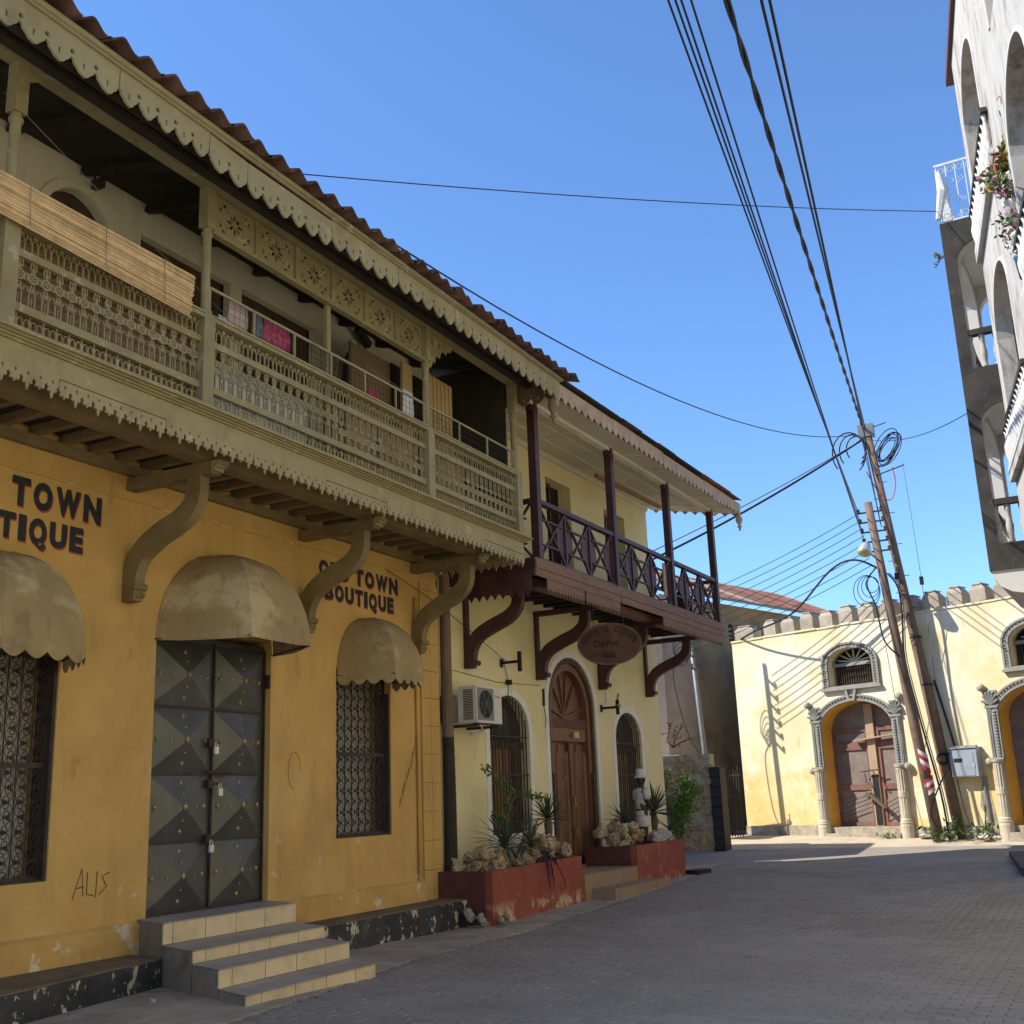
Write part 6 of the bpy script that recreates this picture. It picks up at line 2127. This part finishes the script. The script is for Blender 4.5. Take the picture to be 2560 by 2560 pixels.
q = rp(2.2)
for k in range(3):
    MB().tube([(q.x - .16, q.y + .02 + (.10 + .02 * k) * math.cos(R(t)), q.z - .02 + (.10 + .02 * k) * math.sin(R(t))) for t in range(0, 360, 24)], .008, 4, True).build('wire_ring', cable_m, UR, off=z3)

# guy wires and down leads near the poles
def wire(name, pts, r, lab, m=cable_m, n=8, grp=None):
    return tag(MB().tube(smooth_path(pts, n), r, 5).build(name, m), lab, 'wire', grp)


def sag(a, c, s_, n=6):
    a, c = Vector(a), Vector(c)
    return [a + (c - a) * (i / n) - Vector((0, 0, s_ * 4 * (i / n) * (1 - i / n))) for i in range(n + 1)]


q = pole_pt(PR0, PR1, 9.7)
wire('guy_wire', [q + Vector((-.1, -.7, 0)), (29.5, -5.22, 6.54), wf(3.65, .05, 4.1)], .009, 'thin guy wire with weight hanging right of the tall pole', cable_g)
o = MB().obox((29.5, -5.22, 6.54), (.09, .09, .2)).build('guy_insulator', black_m)
tag(o, 'small black guy insulator hanging right of the tall pole', 'insulator')
wire('guy_wire', [wf(3.62, .05, 4.1), wf(3.80, .05, 3.2), wf(3.95, .06, 2.4)], .028, 'thick taped cable running down the wall to the meter cabinet')
wire('guy_wire', [pole_pt(PL0, PL1, 5.0) + Vector((0, .3, 0)), wf(2.75, .3, 2.2), wf(3.0, .3, .45)], .009, 'thin stay wire slanting down between doorway and shorter pole', cable_g)
wire('ground_cable', [wf(3.98, .25, 1.7), wf(4.08, .3, 1.1), wf(4.3, .4, gz(30))], .012, 'thin cable dropping from the cabinet to the ground')
wire('ground_cable', [pole_pt(PL0, PL1, 1.9) + Vector((-.2, -.5, 0)), wf(3.55, .9, .9), pole_pt(PL0, PL1, .3) + Vector((-.1, -.3, 0))], .02, 'cable slanting between the two pole feet')

# --- overhead lines
topL = [pole_pt(PL0, PL1, 8.45 - k * .26) for k in range(5)]
names = ['first', 'second', 'third', 'fourth']
for k, (zt, xw, yw) in enumerate(((9.5, 9.74, -5.94), (9.5, 9.77, -6.0), (9.5, 9.79, -6.05), (9.5, 9.86, -6.13))):
    a = Vector((xw, yw, zt))
    c = topL[k] + Vector((-.02, .29, .05))
    d = a + (a - c) * .9
    wire('overhead_wire', sag(d, c, .35, 10), .012, 'thin power line in the left bundle of overhead wires, %s one from the left' % names[k], cable_m, 3, 'overhead wires from the left')
tw_top = Vector((10.04, -6.44, 9.5))
head = Vector((29.9, -4.2, 10.85))
d = tw_top + (tw_top - head) * .9
path = sag(d, head, .30, 40)
TW = thing('twisted_cable', 'thick twisted black cable running overhead to the tall pole', 'wire', (20, -5.3, 9.8))
for s_ in range(2):
    pts = []
    for i in range(len(path) * 4 - 3):
        t = i / 4
        k = int(t)
        p = path[k] if k == t or k + 1 >= len(path) else path[k] + (path[k + 1] - path[k]) * (t - k)
        a = i * .8 + s_ * math.pi
        pts.append(p + Vector((0, .019 * math.cos(a), .019 * math.sin(a))))
    MB().tube(pts, .019, 5).build('cable_strand', cable_m, TW, True, off=TW.location)
for k, (xw, yw) in enumerate(((10.20, -6.73), (10.25, -6.80))):
    a = Vector((xw, yw, 9.5))
    c = head + Vector((0, -.05 + .02 * k, .0)) if k == 0 else topL[0] + Vector((-.02, -.29, .1))
    wire('overhead_wire', sag(a + (a - c) * .9, c, .25, 10), .017, ('thicker power line right of the twisted cable, left one of the pair', 'thicker power line right of the twisted cable, right one of the pair')[k], cable_m, 3)
for k in range(2):
    wire('overhead_wire', sag(head + Vector((0, .02 + k * .05, -.2)), topL[1 + k] + Vector((0, -.2, .1)), .05, 5), .013, ('short jumper wire between the pole heads, front one', 'short jumper wire between the pole heads, rear one')[k], cable_m, 3)
# service drops towards the cream and brown houses
lab_n = ['topmost', 'second', 'third', 'fourth', 'fifth', 'sixth', 'seventh', 'lowest']
for k in range(8):
    a = pole_pt(PL0, PL1, 8.45 - k * .20) + Vector((-.05, .25, 0))
    c = Vector((30.6, 1.27, 6.95 - k * .21))
    wire('service_wire', sag(a, c, .12, 6), .010, '%s of the eight thin service wires left of the poles' % lab_n[k], cable_m, 3, 'service wires left of the poles')
wire('service_wire', sag(head + Vector((0, .05, -.3)), (26.0, .55, 7.25), .12, 6), .030, 'thick striped service cable from the tall pole to the cream house', cable_m, 4)
wire('service_wire', sag(head + Vector((0, .05, -.3)), (25.0, 1.3, 6.9), .12, 6), .016, 'thin grey core of the service cable to the cream house', cable_g, 4)
wire('service_wire', [pole_pt(PL0, PL1, 6.9), (29.4, -3.7, 7.25), (29.6, -3.0, 7.1), (30.2, -1.8, 6.2), (31.3, -.4, 5.95), (32.3, .4, 5.85)], .028, 'thick black cable looping from the shorter pole down to the merlons', cable_m, 5)
wire('street_wire', sag((9.926, -1.0, 9.129), (20.0, -7.48, 11.56), .10, 8), .008, 'thin high wire from the tile roof to the white balcony', cable_m, 3)
wire('street_wire', sag((9.79, -2.3, 7.85), (29.6, -3.9, 10.62), .75, 8), .011, 'thin sagging wire from the tile roof to the tall pole', cable_m, 3)
wire('street_wire', sag((29.6, -3.95, 10.62), (20.1, -7.43, 7.76), .3, 8), .009, 'thin wire from the tall pole to the mouldy balcony', cable_m, 3)

# ------------------------------------------------------------------ white house on the right (own frame: x away along its front, -y into the house)
OFF = Vector((0, 0, 0))
AR = R(8.5)
RB = thing('white_house', 'tall stained white house with arched loggias and mouldy balcony stack at right', 'building', (20.0, -7.442, 0), AR)


def rb(x, y, z):
    c_, s_ = math.cos(AR), math.sin(AR)
    return Vector((20.0 + x * c_ - y * s_, -7.442 + x * s_ + y * c_, z))


# mouldy balcony stack
lev = ((5.41, 7.49, 7.83, 6.16), (8.50, 10.49, 10.87, 9.20))
hs = [arch_hole(-1.02, -.20, z0, zs, ap, 12) for z0, zs, ap, _ in lev]
MB().plate([(-1.25, 4.97), (0, 4.97), (0, 11.30), (-1.25, 11.30)], hs, t=.03, o=(-.03, 0, 0), U=(0, 1, 0), Nn=(1, 0, 0)).build('end_wall', mould, RB)
MB().plate([(-1.24, 4.98), (-.012, 4.98), (-.012, 11.29), (-1.24, 11.29)], [arch_hole(-1.015, -.205, z0, zs, ap - .005, 12) for z0, zs, ap, _ in lev], t=.22, o=(.0, 0, 0), U=(0, 1, 0), Nn=(1, 0, 0)).build('end_wall_lining', white_in, RB)
sh_ = [arch_hole(.45, 2.3, z0, zs, ap, 12) for z0, zs, ap, _ in lev]
MB().plate([(.23, 4.98), (2.75, 4.98), (2.75, 11.28), (.23, 11.28)], sh_, t=.18, o=(0, -.192, 0)).build('side_wall', white_in, RB)
MB().plate([(.0, 4.97), (2.76, 4.97), (2.76, 11.30), (.0, 11.30)], sh_, t=.01, o=(0, -.01, 0)).build('side_wall_face', mould, RB)
MB().plate([(-1.24, 4.98), (-.012, 4.98), (-.012, 11.27), (-1.24, 11.27)], [arch_hole(-1.0, -.22, z0 + .2, zs, ap - .01, 12) for z0, zs, ap, _ in lev], t=.2, o=(2.56, 0, 0), U=(0, 1, 0), Nn=(1, 0, 0)).build('far_end_wall', white_in, RB)
for z0, z1 in ((4.975, 5.38), (7.98, 8.47), (11.05, 11.26)):
    MB().bx(.23, 2.55, -1.24, -.195, z0, z1).build('floor_slab', white_in, RB)
MB().bx(.0, 2.7, -1.6, -1.25, 4.5, 11.2).build('back_wall', white_in, RB)
# curved soffit under the stack
b = MB()
pr = [(-.02, 4.972), (-.05, 4.85), (-.14, 4.70), (-.30, 4.60), (-.55, 4.54), (-1.25, 4.52), (-1.25, 4.972)]
b.plate(pr, t=2.72, o=(.0, 0, 0), U=(0, 1, 0), Nn=(1, 0, 0)).build('soffit', white_in, RB)
for z0, zs, ap, zr in lev:
    MB().bx(-.02, .13, -1.02, -.19, zr - .09, zr + .01).build('balcony_rail', mould, RB)
    for y in (-.40, -.62, -.84):
        MB().lathe([(.055, z0), (.055, z0 + .05), (.03, z0 + .08), (.06, z0 + .20), (.065, z0 + .30), (.04, z0 + .40), (.028, z0 + .48), (.05, z0 + .56), (.055, zr - .09)], (.06, y, 0), 10).build('baluster', baluster_m, RB, True)
    MB().lathe([(.06, z0), (.03, z0 + .1), (.06, z0 + .3), (.03, z0 + .5), (.05, zr - .09)], (.06, -.22, 0), 8).build('baluster', baluster_m, RB, True)
    MB().bx(.45, 2.3, -.17, -.03, zr - .09, zr).build('balcony_rail', mould, RB)
    for k in range(6):
        MB().lathe([(.05, z0), (.03, z0 + .1), (.06, z0 + .3), (.03, z0 + .5), (.05, zr - .09)], (.6 + k * .31, -.10, 0), 8).build('baluster', baluster_m, RB, True)
# terrace railing on the stack
b = MB().bx(.02, .05, -1.2, -.05, 12.45, 12.49).bx(.02, .05, -1.2, -.05, 11.33, 11.36)
b.build('terrace_rail', white_iron, RB)
for k in range(8):
    y = -.06 - k * .16
    MB().bx(.028, .044, y - .009, y + .009, 11.36, 12.45).build('terrace_bar', white_iron, RB)
b = MB()
for k in range(7):
    yc = -.14 - k * .16
    for zc in (12.35, 11.45):
        b.tube([(.036, yc + .055 * math.cos(R(t)), zc + .055 * math.sin(R(t))) for t in range(0, 360, 45)], .006, 4, True)
    if k in (1, 2, 4, 5):
        for zc in (12.12, 11.72):
            b.tube([(.036, yc + .04 * math.cos(R(t)), zc + .04 * math.sin(R(t))) for t in range(0, 300, 45)], .006, 4)
for y0 in (-.3, -.75):
    b.tube([(.036, y0 + .16, 12.1), (.036, y0, 11.9), (.036, y0 - .16, 12.1)], .006, 4).tube([(.036, y0 + .16, 11.7), (.036, y0, 11.9), (.036, y0 - .16, 11.7)], .006, 4)
stuff(b.build('terrace_scroll', white_iron, RB))
MB().bx(.02, 2.6, -.05, -.03, 12.45, 12.49).bx(.02, 2.6, -.05, -.03, 11.33, 11.36).build('terrace_rail', white_iron, RB)
for k in range(14):
    MB().bx(.1 + k * .18, .118 + k * .18, -.049, -.031, 11.36, 12.45).build('terrace_bar', white_iron, RB)
MB().tube([(-.02, -.0, 11.40), (-.06, -.13, 11.9), (-.03, -.10, 12.3)], [.05, .09, .05], 7).build('flaking_post', white_iron, RB)

for o in RB.children:
    o.rotation_euler = (0, 0, R(-11.0))      # the stack stands askew to the front

# street front with arched loggias, seen at a glancing angle
YA = -.53
XN, XFAR = -11.0, -.60
ah = [arch_hole(-3.40, -1.15, 10.62, 12.35, 13.10, 16), arch_hole(-3.35, -1.15, 6.75, 8.55, 9.30, 16), arch_hole(-7.6, -5.4, 8.0, 9.45, 10.25, 16), arch_hole(-7.6, -5.4, 11.4, 12.6, 13.3, 14), arch_hole(-10.6, -8.6, 8.0, 9.45, 10.25, 14)]
MB().plate([(XN, 5.0), (XFAR, 5.0), (XFAR, 14.08), (XN, 14.08)], ah, t=.24, o=(0, YA - .24, 0)).build('front_wall', white_stain, RB)
for q in ah:
    xs_ = [p[0] for p in q]
    zs_ = [p[1] for p in q]
    big = [(min(xs_) - .09 if abs(x - min(xs_)) < .01 else x, z) for x, z in q]
    cx = (min(xs_) + max(xs_)) / 2
    cz = max(zs_) - .8
    o_ = [((x - cx) * 1.07 + cx, (z - cz) * (1.05 if z > cz else 1) + cz) for x, z in q]
    i_ = [((x - cx) * .999 + cx, z) for x, z in q]
    MB().plate(o_[2:] + [o_[0], i_[0]] + i_[2:][::-1] + [i_[1], o_[1]], t=.02, o=(0, YA + .001, 0)).build('arch_band', white_in, RB)
MB().bx(XFAR - .22, XFAR, -3.0, YA - .242, 5.0, 14.07).build('far_flank', white_stain, RB)
MB().bx(XN, XFAR - .23, -3.0, -2.2, 5.0, 14.0).build('loggia_back', white_in, RB)
for z0, z1 in ((5.0, 5.25), (10.15, 10.45), (6.35, 6.55), (13.6, 13.9)):
    MB().bx(XN + .01, XFAR - .23, -2.19, YA - .243, z0, z1).build('loggia_floor', white_in, RB)
for x in (-4.4, -8.1):
    MB().bx(x, x + .2, -2.19, YA - .243, 5.26, 13.59).build('loggia_partition', white_in, RB)
MB().bx(XN - .2, .12, YA - .3, YA + .07, 14.09, 14.24).build('eave', roof_red, RB)
MB().bx(XN, XFAR, -6, -2.9, .0, 14.05).build('house_body', white_stain, RB)
MB().bx(-.4, 6.0, -6, -1.62, .0, 11.0).build('house_body', white_stain, RB)
MB().bx(XN, XFAR, -2.9, -.98, .0, 4.99).build('ground_floor', cream, RB)  # out-of-view wall set forward in cream to bounce more sunlight across the street
# projecting balconies with dark handrail and white balusters
for (x0, x1, zs, zr) in ((-4.0, -.62, 10.28, 11.08), (-4.0, -.62, 6.40, 7.18), (-8.2, -5.0, 7.6, 8.4)):
    MB().bx(x0, x1, YA + .002, YA + .09, zs - .12, zs + .06).build('balcony_slab', white_stain, RB)
    MB().bx(x0, x1, YA + .01, YA + .10, zr - .07, zr).build('balcony_rail', mould, RB)
    MB().bx(x0, x1, YA + .01, YA + .09, zs + .061, zs + .12).build('balcony_foot', white_in, RB)
    n = int((x1 - x0) / .24)
    first = None
    for k in range(n):
        if first is None:
            first = MB().lathe([(.045, 0), (.025, .08), (.055, .22), (.06, .32), (.03, .46), (.025, .52), (.045, zr - zs - .19)], (0, 0, 0), 8).build('baluster', white_in, RB, True)
            o = first
        else:
            o = clone(first, RB)
        o.location = (x0 + .12 + k * .24, YA + .05, zs + .12)
# plants in pots on the white balconies
def flower_pot(lab, loc, spread, leafs, seed, potm=white_in, n=120, s0=.04, s1=.09, r_pot=.13):
    r_ = random.Random(seed)
    P = thing('potted_plant', lab, 'plant', loc)
    MB().lathe([(r_pot * .7, -.28), (r_pot, -.02), (r_pot * 1.1, 0), (r_pot * 1.1, .03)], (0, 0, 0), 12).build('pot', potm, P, True, off=(0, 0, 0))
    pts = [(r_.gauss(0, spread), r_.gauss(0, spread) , abs(r_.gauss(0, spread)) + .1) for _ in range(9)]
    b = MB()
    for p in pts:
        b.tube([(0, 0, 0), (p[0] * .5, p[1] * .5, p[2] * .7), p], .008, 4)
    b.build('stem', bark, P, off=(0, 0, 0))
    for m_ in leafs:
        c = MB()
        leaf_cloud(c, pts, n // len(leafs), .08, s0, s1, r_)
        stuff(c.build('foliage', m_, P, off=(0, 0, 0)))
    return P


flower_pot('red and yellow croton in a pot at the right picture edge', rb(-5.0, -.62, 9.40), .15, (croton_r, croton_y, leaf_m, croton_y), 1, white_in, 420, .05, .10)
flower_pot('pink flowering plant trailing below the croton at the right edge', rb(-5.0, -.52, 8.98), .16, (leaf_m, pink_fl, leaf_m), 2, white_in, 330, .03, .06)
flower_pot('pink flowering plant in the white pot above the blue pot', rb(-5.0, -.56, 8.52), .15, (leaf_m, pink_fl, leaf_m), 3, white_in, 330, .03, .06)
flower_pot('orange croton in the highest pot at the right edge', rb(-5.2, -.82, 10.2), .16, (croton_y, croton_r), 4, white_in, 260, .05, .10)
flower_pot('small plant in a ribbed blue pot at the right edge', rb(-5.0, -.52, 8.2), .05, (leaf_m,), 5, blue_pot, 30, .02, .04, .10)
shrub('wall_weed', 'small green weed rooted in the mouldy balcony edge', rb(.1, .0, 10.72), [[(0, .05, .02), (-.02, .15, .10)], [(0, .06, 0), (0, .12, -.12)]], 60, .05, .015, .035, 9, leaf_m)

# unseen house added across the street to throw warm sunlight back on shop fronts
OFF = Vector((0, 0, 0))
OH = thing('added_opposite_house', 'unseen cream house added across the street to bounce sunlight onto the shop house', 'building', (-2, -11.3, 0))
hol = [rect(x, x + 1.1, z, z + 1.7) for x in (-10, -7, -4, -1, 2, 5, 8) for z in (1.2, 5.2)]
MB().plate([(-12, 0), (10.5, 0), (10.5, 9), (-12, 9)], hol, t=.4, o=(0, -.4, 0)).build('wall', cream, OH)
MB().bx(-12, 10.5, -6, -.41, 0, 8.9).build('rear_mass', cream, OH)
for x in (-10, -7, -4, -1, 2, 5, 8):
    for z in (1.2, 5.2):
        MB().bx(x + .02, x + 1.08, -.3, -.25, z, z + 1.7).build('window', brown_in, OH)
